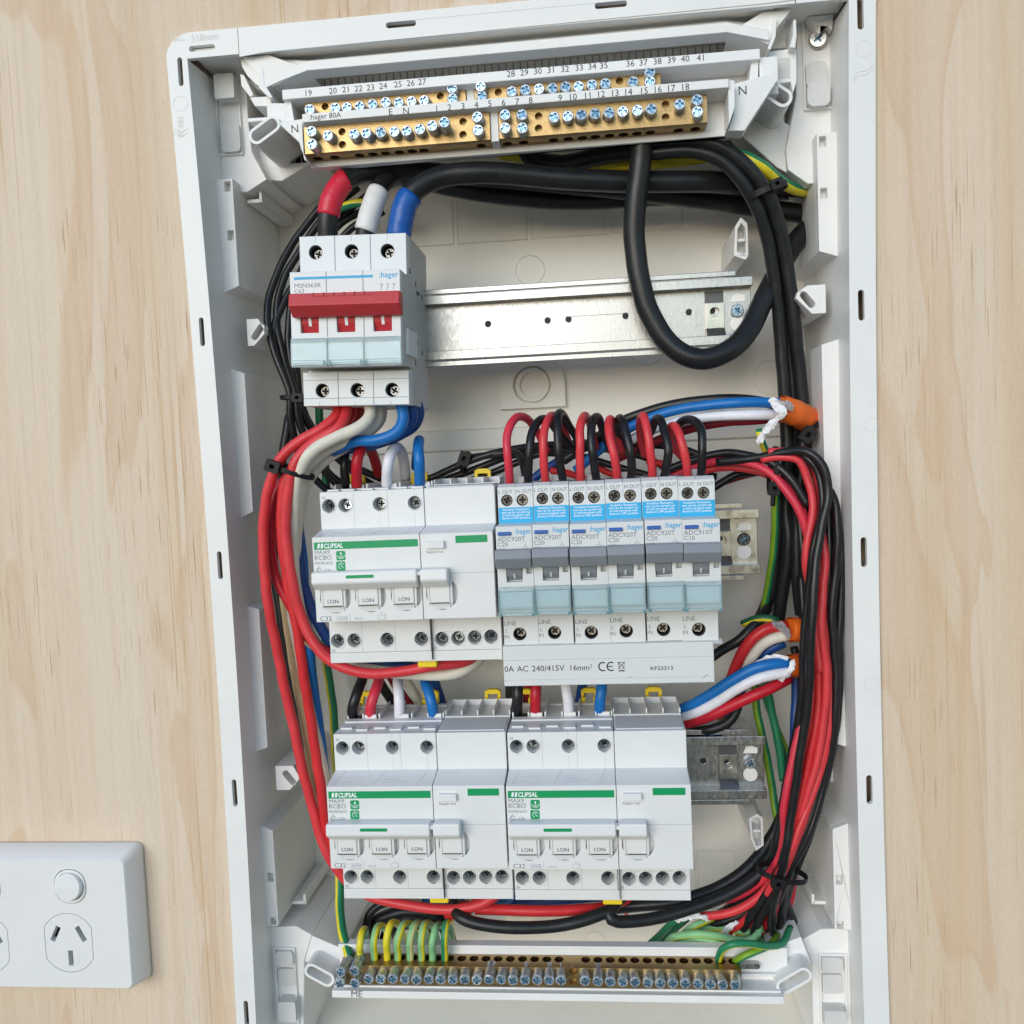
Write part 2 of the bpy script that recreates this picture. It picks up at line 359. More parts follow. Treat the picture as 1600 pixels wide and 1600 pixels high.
# ------------------------------------------------------------------ enclosure
ENC=empty('switchboard_enclosure',(0,0,0),'large white plastic recessed switchboard enclosure without its cover, set into the plywood wall','enclosure')
def ys(a,b,step=25):
    n=max(1,int(abs(b-a)/step)); return [a+(b-a)*i/n for i in range(n+1)]
def slot_v(cx,cy,h,wd=2.6): return rrect(cx-wd/2,cx+wd/2,cy-h/2,cy+h/2,wd/2*0.98,4)
def slot_h(cx,cy,h,wd=2.9): return rrect(cx-h/2,cx+h/2,cy-wd/2,cy+wd/2,wd/2*0.98,4)
# flange: outer outline bowed like the real frame
out=[(XL(y),y) for y in ys(YB+8,YT-14)]
r=14
out+=[(XL(YT)+r-r*math.cos(a),YT-r+r*math.sin(a)) for a in [math.pi/2*i/6 for i in range(1,7)]]
out+=[(XR(YT)-r+r*math.sin(a),YT-r+r*math.cos(a)) for a in [math.pi/2*i/6 for i in range(0,7)]]
out+=[(XR(y),y) for y in ys(YT-16,YB+8)]
out+=[(XR(YB)-8,YB),(XL(YB)+8,YB)]
inn=[(XL(y)+11.2,y) for y in ys(IBm,IT)]+[(XR(y)-12.6,y) for y in ys(IT,IBm)]
holes=[inn]
for y in (76.5,-66.5,-190.5,-315.2,-440): 
    if y>70: yc=W(281.8,112,0)
    holes.append(slot_v(XL(y)+5.9+(0 if y<70 else 1.0),y if y<70 else 68.5-1,15))
holes[1]=slot_v(W(281.8,112,0)[0],W(281.8,112,0)[1],14.5)
for px,py in ((1344.5,21),(1345.8,476.8),(1349.8,862.8),(1358.5,1233.8)):
    a=W(px,py,0); holes.append(slot_v(a[0],a[1],15,3.0))
for px,py,h in ((315.5,75,14),):
    a=W(px,py,0); holes.append(slot_h(a[0],a[1],h))
for px,py,h in ((627,42.5,15.5),(954.6,10,16)):
    a=W(px,py,0); holes.append(slot_h(a[0],80.6,h))
q=MB(); q.prism(out,PLY+0.05,0,holes=holes)
q.build('flange',M_ENC,ENC,bevel=1.1,seg=3)
# side walls of the box, as thin boxes following the opening
def wallstrip(side):
    q=MB(); Y=ys(IBm,IT,20)
    fx=(lambda y:XL(y)+11.2) if side<0 else (lambda y:XR(y)-12.6)
    sg=side
    a=[]; 
    for y in Y:
        x=fx(y); xb=(15.2 if side<0 else 337.0)
        a.append([(x,y,-0.6),(x+sg*0.0,y,-4),((x+xb)/2,y,-45),(xb,y,BACK),(xb+sg*2.2,y,BACK),(x+sg*2.2,y,-4),(x+sg*2.2,y,-0.6)])
    vs=[p for row in a for p in row]; n=7
    fs=[(i*n+k,i*n+(k+1)%n,(i+1)*n+(k+1)%n,(i+1)*n+k) for i in range(len(Y)-1) for k in range(n)]
    fs+=[tuple(range(n)),tuple((len(Y)-1)*n+k for k in range(n))]
    q.add(vs,fs); return q
wallstrip(-1).build('side_wall',M_ENC,ENC)
wallstrip(1).build('side_wall',M_ENC,ENC)
MB().box(10,342,IT+3.6,IT+5.8,BACK,-3.1).build('top_wall',M_ENC,ENC)
q=MB(); q.hexa([(10,-473),(342,-473),(342,-475.4),(10,-475.4)],BACK,[(10,-489),(342,-489),(342,-491.4),(10,-491.4)],-0.6); q.build('bottom_wall',M_ENCB,ENC)
# back panel with moulded knock-out outlines, ring and logo relief
q=MB(); q.box(10,342,-480,80,BACK-3,BACK)
q.build('back_panel',M_ENCB,ENC)
def ridge(q,pts,wd=0.7,h=0.6,d=BACK): q.tube([(x,y,d) for x,y in pts],wd,6,cap=False,flat=h)
def PW(px,py,d=BACK): a=W(px,py,d); return (a[0],a[1])
def relief(q): q.build('moulded_relief',M_ENCB,ENC)
for x0,x1 in ((590,705),(712,820),(828,945),(952,1065)):
    a=PW(x0,305)[0]; b=PW(x1,300)[0]; y0=PW(760,378)[1]; y1=PW(760,300)[1]
    q=MB(); q.tube([(a,y1,BACK),(a,y0,BACK),(b,y0,BACK),(b,y1,BACK)],0.6,4,cap=False); relief(q)
c=PW(828,422); q=MB(); q.tube([(x,y,BACK) for x,y in circ(c,8.8,40)+[(c[0]+8.8,c[1])]],0.35,4,cap=False); relief(q)
for k in range(-2,3): q=MB(); q.box(c[0]+k*2.2-0.3,c[0]+k*2.2+0.3,c[1]-3+abs(k)*.4,c[1]+3,BACK,BACK+0.35); relief(q)
for px,py,rr in ((930,1472,6.5),(1205,590,10),(1010,545,10),(1165,1160,9)):
    c=PW(px,py); q=MB(); q.tube([(x,y,BACK) for x,y in circ(c,rr,30)+[(c[0]+rr,c[1])]],0.35,4,cap=False); relief(q)
for x0,x1,y0,y1 in ((1075,1088,1305,1420),(1089,1150,1330,1420)):
    a=PW(x0,y0); b=PW(x1,y1); q=MB(); q.tube([(a[0],a[1],BACK),(b[0],a[1],BACK),(b[0],b[1],BACK),(a[0],b[1],BACK),(a[0],a[1],BACK)],0.35,4,cap=False); relief(q)
# raised arch with ring (mounting dimple) and horizontal ridge
q=MB(); c=PW(832,602); pts=[(c[0]+20*math.cos(a),c[1]+20*math.sin(a)) for a in [math.pi*i/16 for i in range(17)]]+[(c[0]-20,c[1]-14),(c[0]+20,c[1]-14)]
q.prism(pts,BACK,BACK+4.5,holes=[circ(c,11.5,32)]); q.prism(circ(c,10.3,32),BACK,BACK+3.4,holes=[circ(c,7.5,32)])
q.build('mounting_dimple',M_ENCB,ENC,bevel=0.8)
q=MB(); y0=PW(900,672)[1]; q.prof([(y0+4,BACK),(y0+3,BACK+2.5),(y0-9,BACK+2.5),(y0-10,BACK)],16,336); 
y0=PW(900,300)[1]
q.build('cross_rib',M_ENCB,ENC,bevel=0.6)
# knock-out blocks along the two side walls (front ledge at D=-20)
LD=-20.0
def block(side,y0,y1,c0=0,c1=0,holes=()):
    """ledge block: c0/c1 chamfer of lower/upper end (front face outline), d from LD to BACK"""
    if side<0: xa,xb=lambda y:XL(y)+9.0,21.2
    else: xa,xb=lambda y:XR(y)-10.5,329.6
    q=MB(); x0=xa(y0); x1=xa(y1)
    poly=[(x0,y0-c0),(xb,y0),(xb,y1),(x1,y1+c1)]
    hs=[]
    for hy in holes: 
        hx=(xb-1.3) if side<0 else (xb+1.3)
        a,b=sorted((hx,hx+(-3.4 if side<0 else 3.4))); hs.append([(a,hy-2.6),(b,hy-2.6),(b,hy+2.6),(a,hy+2.6)])
    q.prism(poly,BACK,LD-5); q.prism(poly,LD-5.01,LD,holes=hs)
    return q.build('knockout_panel',M_ENC,ENC,bevel=0.35,merge=True)
def yl(py,px=385): return W(px,py,LD)[1]
def yr(py,px=1290): return W(px,py,LD)[1]
block(-1,yl(446),yl(277),4,0,holes=(yl(289),yl(366)))
block(-1,yl(800),yl(583),4,4)
block(-1,yl(1168,420),yl(952,410),3,3)
block(-1,yl(1446,435),yl(1298,430),0,4,holes=(yl(1371,432),yl(1441,432)))
block(1,yr(392),yr(207),4,0,holes=(yr(220,1302),yr(301,1302)))
block(1,yr(785,1295),yr(538,1295),4,3)
block(1,yr(1160,1310),yr(800,1305),3,3)
block(1,yr(1452,1320),yr(1296,1310),0,4,holes=(yr(1375,1320),yr(1447,1320)))
# long grooves that mark the knock-outs in the walls
# rail bosses: stubby tubes with a slot, standing out from the side walls
def boss(px0,py0,px1,py1,side,d=-25.0,ang=0.9):
    a=W(px0,py0,d); b=W(px1,py1,d); x0,x1=sorted((a[0],b[0])); y0,y1=sorted((a[1],b[1]))
    q=MB(); k=(y1-y0)*0.42
    poly=[(x0,y0),(x1,y0),(x1,y1),(x0,y1)] if side<0 else [(x0+k*1.3,y0),(x1,y0),(x1,y1),(x0+k,y1),(x0+1,y1-k*0.5),(x0,y1-k)]
    if side<0: poly=[(x0,y0),(x1-k,y0),(x1,y0+k),(x1,y1-k),(x1-k*.5,y1),(x0,y1)]
    cx=(x0+x1)/2+(1.2 if side<0 else -1.6); cy=(y0+y1)/2
    h=rrect(cx-5,cx+5,cy-1.9,cy+1.9,1.8,4,angle=(ang if side<0 else -ang))
    q.prism(poly,d-22,d,holes=[h]); q.prism(poly,BACK,d-22.01)
    q.build('slotted_boss',M_ENC,ENC,bevel=0.5)
boss(385,499,414,539,-1); boss(430,1197,468,1234,-1,ang=-0.9)
boss(1243,447,1291,489,1); 
a=W(1290,1170,-45); MB().box(a[0]-4,337,W(1290,1222,-45)[1],a[1],BACK,-45).build('slotted_boss',M_ENC,ENC,bevel=0.5)
# corner assemblies: gusset shelf, flat sleeve tube, frosted screw caps
def corner(px_shelf,d_shelf,tube_c,tube_ang,tube_len,tube_w,name,d_top,flip):
    q=MB(); poly=[W(px,py,d_shelf)[:2] for px,py in px_shelf]; q.prism(poly,BACK,d_shelf)
    q.build('corner_gusset',M_ENC,ENC,bevel=0.6)
    c=W(*tube_c,d_top)[:2]
    outl=rrect(c[0]-tube_len/2,c[0]+tube_len/2,c[1]-tube_w/2,c[1]+tube_w/2,tube_w*0.48,6,angle=tube_ang)
    innr=rrect(c[0]-tube_len/2+1.5,c[0]+tube_len/2-1.5,c[1]-tube_w/2+1.5,c[1]+tube_w/2-1.5,tube_w*0.48-1.5,6,angle=tube_ang)
    q=MB(); q.prism(outl,-75,d_top,holes=[innr]); q.prism(outl,BACK,-75.01)
    q.build('cover_screw_sleeve',M_ENC,ENC,bevel=0.35)
corner([(292,80),(376,80),(384,130),(388,190),(394,238),(417,280),(386,300),(343,302)],-30,(413,203),math.radians(31),18.5,8.6,'tl',-2,1)
corner([(1362,0),(1246,0),(1244,150),(1228,233),(1231,265),(1262,287),(1290,285),(1345,262)],-30,(1209,143),math.radians(-36),20,9,'tr',-4,1)
corner([(400,1450),(462,1447),(487,1461),(476,1500),(474,1640),(398,1640)],-26,(499,1524),math.radians(-29),18,8.4,'bl',-4,1)
corner([(1254,1468),(1284,1452),(1350,1450),(1352,1640),(1272,1640),(1268,1500)],-26,(1241,1533),math.radians(31),20,8.4,'br',-4,1)
# diagonal skirts that hang below each sleeve down to the back wall
def skirt(pts,d0,d1):
    q=MB(); q.prism([W(px,py,d1)[:2] for px,py in pts],d0,d1); q.build('sleeve_skirt',M_ENC,ENC,bevel=0.5)
skirt([(392,238),(468,196),(498,248),(440,283),(417,281)],BACK,-40)
skirt([(1150,205),(1168,165),(1236,196),(1232,262),(1262,287),(1215,262)],BACK,-34)
skirt([(487,1462),(538,1484),(520,1524),(476,1502)],BACK,-18)
skirt([(1200,1484),(1252,1464),(1268,1506),(1214,1526)],BACK,-18)
def frost(px0,py0,px1,py1,d,dd=8,r=2.5):
    a=W(px0,py0,d); b=W(px1,py1,d); x0,x1=sorted((a[0],b[0])); y0,y1=sorted((a[1],b[1]))
    q=MB(); q.prism(rrect(x0,x1,y0,y1,r),d-dd,d); q.build('screw_cap',M_FROST,ENC,bevel=0.9,seg=3)
frost(333,116,366,152,-20,8,1.0); frost(344,194,376,236,-26,4); frost(346,160,374,200,-28,3,1.0)
frost(1259,97,1293,134,-26,4,3); frost(1261,128,1298,164,-24,5,3.5)
frost(430,1487,458,1510,-22,5,2); frost(434,1514,462,1540,-24,3,1); frost(434,1566,463,1598,-18,8,1)
frost(1284,1497,1318,1521,-22,5,2); frost(1285,1523,1316,1553,-24,3,1); frost(1288,1580,1322,1604,-18,8,1)
def pocket(px0,py0,px1,py1,d):      # raised rim of the cap channel
    a=W(px0,py0,d); b=W(px1,py1,d); x0,x1=sorted((a[0],b[0])); y0,y1=sorted((a[1],b[1]))
    q=MB(); q.prism([(x0-1.2,y0-1),(x1+1.2,y0-1),(x1+1.2,y1+1),(x0-1.2,y1+1)],d-3,d,holes=[[(x0,y0),(x1,y0),(x1,y1),(x0,y1)]])
    q.build('cap_channel',M_ENC,ENC,bevel=0.3)
pocket(336,114,376,238,-28.2); pocket(1257,30,1300,166,-28.2); pocket(430,1484,464,1600,-24.2); pocket(1283,1494,1322,1606,-24.2)
# earthed fixing screw top right with its little white keeper
c=W(1278,60,-27); sc=put_screw(SCR_RAIL,c[0],c[1],-26.5,ENC,'fixing_screw'); sc.scale=(1.3,1,1.3)
sc.data=SCR_RAIL.copy(); sc.data.materials[0]=M_GALVB
q=MB(); a=W(1262,26,-22); b=W(1303,37,-22)
q.prism([(a[0],a[1]),(b[0],a[1]),(b[0]-1,b[1]-3),(b[0]-3,b[1]-1),(b[0]-8,b[1]),(a[0]+6,b[1]),(a[0]+6,b[1]-4),(a[0]+4.4,b[1]-4),(a[0]+3.5,b[1])],-30,-22); q.build('screw_keeper',M_ENC,ENC,bevel=0.4)
# small hooks on the walls beside the corners
def hook(px,py,side,d=-30):
    a=W(px,py,d); q=MB(); s=side
    a=(a[0],a[1]-1.0)
    for x0,x1,y0,y1 in ((0,8,-1,1),(7,8.6,-1,5)) : 
        xs=sorted((a[0]-s*x0,a[0]-s*x1)); q.box(xs[0],xs[1],a[1]+y0,a[1]+y1,BACK,d)
    q.build('cable_hook',M_ENC,ENC,bevel=0.3)
hook(386,312,-1,-36); hook(1290,262,1,-40); hook(456,1408,-1,-40); hook(1293,1408,1,-40)
# hinge clips on the back wall to the right of the rails
def hinge(px0,py0,px1,py1,flip,d=-38):
    a=W(px0,py0,d); b=W(px1,py1,d); x0,x1=a[0],b[0]; y1,y0=a[1],b[1]; wd=x1-x0; h=y1-y0
    if not flip: poly=[(x0,y0+h*.12),(x1-wd*.2,y0),(x1,y0+h*.1),(x1,y1-h*.15),(x1-wd*.45,y1),(x0+wd*.15,y1-h*.2)]
    else: poly=[(x0,y1-h*.12),(x1-wd*.4,y1),(x1,y1-h*.1),(x1,y0+h*.05),(x0+wd*.45,y0),(x0+wd*.1,y0+h*.35)]
    cx=sum(p[0] for p in poly)/6; cy=sum(p[1] for p in poly)/6
    ih=[(cx+(p[0]-cx)*.62,cy+(p[1]-cy)*.74) for p in poly]
    q=MB(); q.prism(poly,d-10,d,holes=[ih]); q.prism(poly,BACK,d-10.01)
    q.box(x0+wd*.3,x1-wd*.2,cy-0.8,cy+0.8,d-10,d-1)
    q.build('hinge_clip',M_ENC,ENC,bevel=0.35)
hinge(1145,340,1170,406,False); hinge(1170,1272,1194,1331,True)
# moulded flange lettering, drawn flat with its relief shade put into a greyer colour
q=MB(); a=W(298,66,0)
q.text('318mm',a[0],a[1],0.12,5.0,0.01,angle=0.03); q.text('I<--',a[0]-9,a[1]+0.5,0.12,4.2,0.01)
q.build('moulded_lettering',mat('flange_lettering',(0.66,0.65,0.63),0.5),ENC)
q=MB(); a=W(274,178,0); q.text('380 38',a[0]+1.5,a[1]-1,0.12,4.0,0.01,angle=math.radians(-95)); a=W(742,27,0)
q.text('->PS-FR< 1VF3',a[0]-12,a[1]+1.2,0.12,4.2,0.0); q.text('->PC-FR< 1VF3',a[0]-12,a[1]-3.4,0.12,4.2,0.0); q.text('101',a[0]+22,a[1]+1.2,0.12,4.2); q.text('103',a[0]+22,a[1]-3.4,0.12,4.2)
cc=W(688,28,0); 
for rr in (3.6,1.5):
    ring=circ(cc[:2],rr,28); q.prism(ring,0.02,0.12,holes=[circ(cc[:2],rr-0.3,28)])
for px,py,rr in ((282,162,4.0),(1350,77,4.0),(1361,664,3.6),(1362,1068,3.4)):
    a=W(px,py,0); q.prism(circ(a[:2],rr,28),0.02,0.10,holes=[circ(a[:2],rr-0.22,28)])
for k in range(2):
    a=W(1346,120+k*6,0); q.tube([(a[0]-4+i*1.6,a[1]+math.sin(i*1.1)*1.0+i*0.9,0.05) for i in range(7)],0.13,4,cap=False)
    a=W(282,205+k*6,0); q.tube([(a[0]-4+i*1.4,a[1]+math.sin(i*1.4)*1.0,0.05) for i in range(7)],0.13,4,cap=False)
q.build('moulded_lettering',MATS['flange_lettering'],ENC)

# ------------------------------------------------------------------ top cover bridge
TOPC=empty('top_bridge_cover',(170,80,0),'white moulded bridge piece across the top of the box above the neutral bars','cover')
x0=W(372,44,0)[0]; x1=W(1242,0,0)[0]
hs=[]
for px,py,h in ((627,42.5,15.5),(954.6,10,16)):
    a=W(px,py,0); hs.append(slot_h(a[0],80.6,h))
q=MB(); q.prism([(x0,86.2),(x1,86.2),(x1,75),(x1-14,74.5),(x0+14,73),(x0,71.8)],0.05,0.55,holes=hs); q.build('cover_band',M_ENC,TOPC,bevel=0.25)
q=MB(); q.prof([(73.4,-0.2),(75.4,-13.5),(76.9,-13.5),(76.9,-3.0),(74.9,-0.2)],x0+9,x1-9); q.prism([(x0+.5,73),(x0+14,73.2),(72,64),(56,59.5),(49,57),(46.5,62)],-34,-3.2); q.prism([(x1-.5,73.4),(x1-14,73.6),(285,64.8),(300,60),(304,58),(306,63)],-34,-6); q.build('cover_underside',M_ENC,TOPC)
# lip with tapered ends
q=MB()
e=[(52,75.5,57.5),(70.3,73.2,64.0),(284,74.6,64.6),(304,71,59.0)]
for i in range(3):
    a,b=e[i],e[i+1]
    vs=[(a[0],a[1],-13),(a[0],a[2]+4.6,-4),(a[0],a[2],-4),(a[0],a[2],-15),(b[0],b[1],-13),(b[0],b[2]+4.6,-4),(b[0],b[2],-4),(b[0],b[2],-15)]
    q.add(vs,[(0,1,5,4),(1,2,6,5),(2,3,7,6),(0,4,7,3)]+([(0,1,2,3)] if i==0 else [])+([(4,5,6,7)] if i==2 else []))
q.build('cover_lip',M_ENC,TOPC,bevel=0.3)
# meshed knock-out panel seen in the shadow under the lip
q=MB(); q.box(40,318,30,74,-42,-40); q.build('mesh_panel',M_ENCB,TOPC)
q=MB()
x=46
while x<316: q.box(x,x+0.5,30,74,-40,-39.2); x+=3.9
for k in range(16): q.box(42,316,36+k*2.1,36.35+k*2.1,-40,-39.5)
q.build('mesh_grid',mat('grid_rib_plastic',(0.36,0.32,0.26),0.6),TOPC)
q=MB(); a=W(370,44,0.6); b=W(379,90,0.6); q.box(x0-0.45,x0-0.02,73.6,86.4,0.01,0.05); q.box(x1+0.02,x1+0.45,73.6,86.4,0.01,0.05); q.build('joint_gap',M_SLOT,TOPC)
# clip legs at the ends
def plate(name,pts,d0,d1,par=TOPC,m=None,bev=0.35):
    q=MB(); q.prism([W(px,py,d1)[:2] for px,py in pts],d0,d1); return q.build(name,m or M_ENC,par,bevel=bev)
plate('cover_clip',[(374,86),(397,86),(406,104),(409,136),(400,132),(386,118),(378,104)],-40,-6)
plate('cover_clip',[(404,104),(411,104),(413,130),(426,152),(421,153),(404,137)],-30,-3)
plate('cover_clip',[(375,115),(381,117),(396,148),(391,152),(377,134)],-40,-10)
plate('cover_clip',[(1209,26),(1214,27),(1212,58),(1204,78),(1199,76),(1206,56)],-30,-3)
plate('cover_clip',[(1240,30),(1244,31),(1245,56),(1243,75),(1234,74),(1239,54)],-30,-6)
plate('cover_end_wall',[(1212,30),(1241,28),(1240,74),(1204,76)],-50,-24)
plate('cover_end_wall',[(380,90),(470,84),(470,120),(430,150),(396,148)],-52,-30)
plate('cover_clip',[(1199,80),(1245,75),(1245,128),(1239,146),(1236,128),(1203,132)],-44,-12,bev=0.5)
q=MB(); a=W(1208,92,-11.8); b=W(1235,122,-11.8); q.box(a[0],b[0],b[1],a[1],-30,-11.9); q.build('clip_recess',M_DARKW,TOPC)
plate('cover_clip',[(390,152),(424,150),(424,166),(398,166)],-34,-10)
plate('cover_clip',[(386,185),(430,182),(432,186),(388,191)],-30,-4)

# ------------------------------------------------------------------ neutral bar carriers (stepped) with brass bars
def bar_carrier(org,label,name='terminal_bar'):
    return empty(name,org,label,'terminal bar','long terminal bars of the board')
def brass(parent,x0,x1,y0,y1,d0,d1,front_holes,lower_holes,upper=False,hr=1.9):
    """brass bar: front plate with drilled holes, wire holes bored in the lower (or upper) side"""
    q=MB(); hs=[circ((x,y),hr,14) for x,y in front_holes]
    q.prism([(x0,y0),(x1,y0),(x1,y1),(x0,y1)],d1-4,d1,holes=hs)
    q.box(x0,x1,y0,y1,d1-4.02,d1-4.0)
    # side with wire holes: plate lying in X-D
    t=3.0; dm=(d0+d1-4)/2
    yy0,yy1=(y0,y0+t) if not upper else (y1-t,y1)
    loops=[[(x0,d0),(x1,d0),(x1,d1-4.02),(x0,d1-4.02)]]+[circ((x,dm),2.5,14,ry=2.9) for x in lower_holes]
    flat=[p for l in loops for p in l]; n=len(flat); tri=tessellate_polygon([[Vector((a,b,0)) for a,b in l] for l in loops])
    vs=[(a,yy0,b) for a,b in flat]+[(a,yy1,b) for a,b in flat]
    q.add(vs,[tuple(tt) for tt in tri]+[tuple(n+i for i in reversed(tt)) for tt in tri]); bb=0; fs=[]
    for l in loops:
        k=len(l); fs+=[(bb+i,bb+(i+1)%k,n+bb+(i+1)%k,n+bb+i) for i in range(k)]; bb+=k
    q.add(vs,fs)
    ob=q.build('brass_bar',M_BRASS,parent)
    bv=ob.modifiers.new('bevel','BEVEL'); bv.width=0.25*mm; bv.segments=2; bv.limit_method='ANGLE'; bv.angle_limit=math.radians(60)
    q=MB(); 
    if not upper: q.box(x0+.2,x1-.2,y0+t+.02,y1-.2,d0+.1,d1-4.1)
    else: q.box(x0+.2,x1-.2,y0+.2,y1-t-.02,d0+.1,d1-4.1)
    q.build('bore_core',M_BRASSD,ob)  # dark plug behind the wire holes, their shade put into its colour
    return ob
FB=bar_carrier((178,15,-4),'front one of two white stepped neutral terminal bars at the top, numbered 1 to 18')
q=MB(); FX0,FX1=70.5,284.3
q.box(FX0,FX1,14.5,35.3,-8,-4)                         # back plate
q.prof([(35.3,-8),(35.3,14),(31.2,14),(31.0,7.0),(31.4,-4),(31.4,-8)],FX0+2,FX1-3)    # label shelf
q.prof([(14.5,-8),(14.5,-3.2),(17.0,-3.2),(17.0,-8)],FX0,FX1)
q.box(165.9,169.9,17,32,-8,7.0)
q.prism([(FX0-2.2,33),(FX0,33.6),(FX0,15),(FX0+1.4,14.5),(FX0-2.2,24)],-8,8)
q.prism([(FX1-3,35.3),(FX1,35.0),(FX1-0.3,22),(FX1-3.2,14.5)],-8,12)
q.build('carrier',M_ENC,FB,bevel=0.35)
q=MB(); q.prism([(FX1+0.1,36),(305,40),(306,36.5),(289.5,13.5),(FX1-2.8,14.2),(FX1+0.1,22)],-6,5); q.build('end_plate',M_ENC,FB,bevel=0.4)
q=MB(); q.prism([(FX0-14,36),(FX0-0.1,37),(FX0-0.1,20),(FX0-2,24),(FX0-9,31)],-6,4); q.build('end_plate',M_ENC,FB,bevel=0.4)
hx=[917/5.333+360,935/5.333+360]
f1=[W(px,py,8)[:2] for px,py in ((534.5,206),(535,226),(723.5,190),(723.5,210.5))]
f1=[(x,y) for x,y in f1]
low=[W(px,py,0)[0] for px,py in ((497,246),(523,246),(562,243),(583,242),(603,240),(624,238),(644,236),(662,234),(702+50,228))]
bb1=brass(FB,71.2,165.6,17.8,31.0,-4,8,f1,low)
bb2=brass(FB,170.2,271.6,17.8,31.0,-4,8,[W(px,py,8)[:2] for px,py in ((841.5,181.5),(841.5,200.5),(1040,163.5),(1040,183.5))],[W(px,py,0)[0] for px,py in ((793,224),(818,223),(865,219),(888,217),(910,216),(930,214),(952,212),(974,209.5),(995,207.5),(1016,206),(1060,200),(1086,198))])
def scr(px,py,d,par,me=SCR_ZN):
    a=W(px,py,d); return put_screw(me,a[0],a[1],d,par)
F1=[(486.5,205),(487,224.5),(512,211.5),(553,209),(572,208),(594.5,206),(615.5,205),(635,204),(656,201.5),(675,196),(694,190.5),(745.5,182.5),(746.5,203)]
for i,(px,py) in enumerate(F1): scr(px,py,18.5 if i in(10,) else 16 if i==9 else 13.8,bb1,SCR_ZNL if i>8 and i<11 else SCR_ZN)
F2=[(789,178.5),(789,200),(815.5,179),(816,199.5),(865.5,183),(887,181),(908.5,178.5),(930,177),(952,175.5),(973,174),(996,172),(1018,169.5),(1062,162.5),(1089.5,155.5),(1089.5,174.5)]
for px,py in F2: scr(px,py,13.8,bb2)
q=MB()
def num(q,s,px,py,d,size,align='c'):
    a=W(px,py,d); q.text(s,a[0],a[1]-size*0.36,d+0.08,size,0.0,align=align)
num(q,':hager 80A',483,183,14,3.7,'l')
for s,px,py in (('E',610,174.6),('N',634,173)): num(q,s,px,py,14,4.5)
for s,px,py in (('1',681,169.5),('2',702,167.5),('3',723,165.5),('4',744,163.5),('5',765,161.5),('6',786.5,160),('7',808,158.5),('8',829,156.5),('9',875,152.5),('10',894.5,151),('11',917,149),('12',938.5,147),('13',960,145),('14',981,143.5),('15',1005.5,141.5),('16',1027,139.5),('17',1048,137.5),('18',1070,135.5)):
    num(q,s,px,py,14,4.3)
num(q,'N',460,201,4,5.6); num(q,'N',1159.5,141,5,6.0)
q.build('printed_numbers',M_BLK,FB)
RB=bar_carrier((178,45,-20),'rear one of two white stepped neutral terminal bars at the top, numbered 19 to 41')
q=MB(); RX0,RX1=58.0,299.0
q.box(RX0+2,RX1-2,30,54,-24,-20)
q.prof([(54.2,-24),(54.2,-1),(49.2,-1),(48.8,-8),(49.4,-20),(49.4,-24)],RX0,RX1)
q.prism([(RX0,54),(RX0+3,53.5),(RX0+5,36),(RX0,38)],-24,-4); q.prism([(RX1-3,54.2),(RX1,54.2),(RX1-1,36),(RX1-6,35)],-24,-4)
q.box(152.6,156.8,30,50,-20,-8)
q.build('carrier',M_ENC,RB,bevel=0.35)
q=MB(); a=W(1182,90,-4); q.box(RX1+.1,RX1+9,33,a[1],-24,-4); q.build('end_plate',M_ENC,RB,bevel=0.4)
q=MB(); q.prism([(RX0-10,50),(RX0-.1,49),(RX0-.1,38),(RX0-6,40),(RX0-10,43)],-24,-5); q.build('end_plate',M_ENC,RB,bevel=0.4)
rb1=brass(RB,67.8,152.3,36,49.0,-20,-7,[W(px,py,-7)[:2] for px,py in ((508,166.5),(688,150))],[])
rb2=brass(RB,157,251,36,49.0,-20,-7,[W(px,py,-7)[:2] for px,py in ((778.5,144),(968,126.5))],[])
for px,py in ((484,171),(523.5,168),(541.5,167),(561.5,165),(581.5,162),(602.5,159.5),(622.5,159.5),(642.5,158),(662,156.5),(706,137),(707,154)): scr(px,py,-1.2,rb1)
for px,py in ((751,135),(752.5,149),(799.5,142.5),(821,140.5),(842,138.5),(863.5,137),(884,135.5),(904,135),(925,132),(946,130.5),(989.5,127),(1016,112),(1015.5,127)): scr(px,py,-1.2,rb2)
q=MB()
for s,px,py in (('19',481,145),('20',520,141.5),('21',539.5,139.5),('22',560,138),('23',578.5,136.5),('24',598.5,134),('25',621.5,131.5),('26',641.5,129.5),('27',659.5,127.5),('28',798,115),('29',819,113),('30',840,111),('31',860,109),('32',882.5,107.5),('33',904.5,105.5),('34',925,103.5),('35',943,102),('36',984.5,99),('37',1005,97.5),('38',1027,95.5),('39',1049,93.5),('40',1070.5,91.5),('41',1094,90)): num(q,s,px,py,-1,4.3)
q.build('printed_numbers',M_BLK,RB)
# earth bar along the bottom
EB=bar_carrier((178,-418,-10),'long white carrier with one brass earth bar along the bottom of the box','terminal_bar')
q=MB(); EX0,EX1=58.0,303.0
q.box(EX0,EX1,-428,-407,-18,-12.5)
q.prof([(-406.6,-18),(-406.6,-12),(-408.2,-12),(-408.2,-18)],EX0,EX1)
q.prof([(-424.9,-18),(-424.9,1.8),(-428.8,2),(-428.8,-18)],EX0-0.5,298)
q.box(277,EX1-4,-421,-419.8,-12.5,-10)
q.build('carrier',M_ENC,EB,bevel=0.4)
q=MB(); q.prof([(-424,-12.5),(-424,-2),(-424.9,-2),(-424.9,-12.5)],EX0,297); q.build('carrier_rim',M_ENC,EB)
q=MB(); a=W(1160,1516,-8); q.prism(rrect(277,288,-416.5,-413.5,1.4),-12.4,-9); q.build('bar_tongue',M_GALV,EB,bevel=0.3)
eu=[W(708+18.6*i,1496+0.24*i,-6)[0] for i in range(12)]+[W(857+56+18.75*i,1499,-6)[0] for i in range(14)]
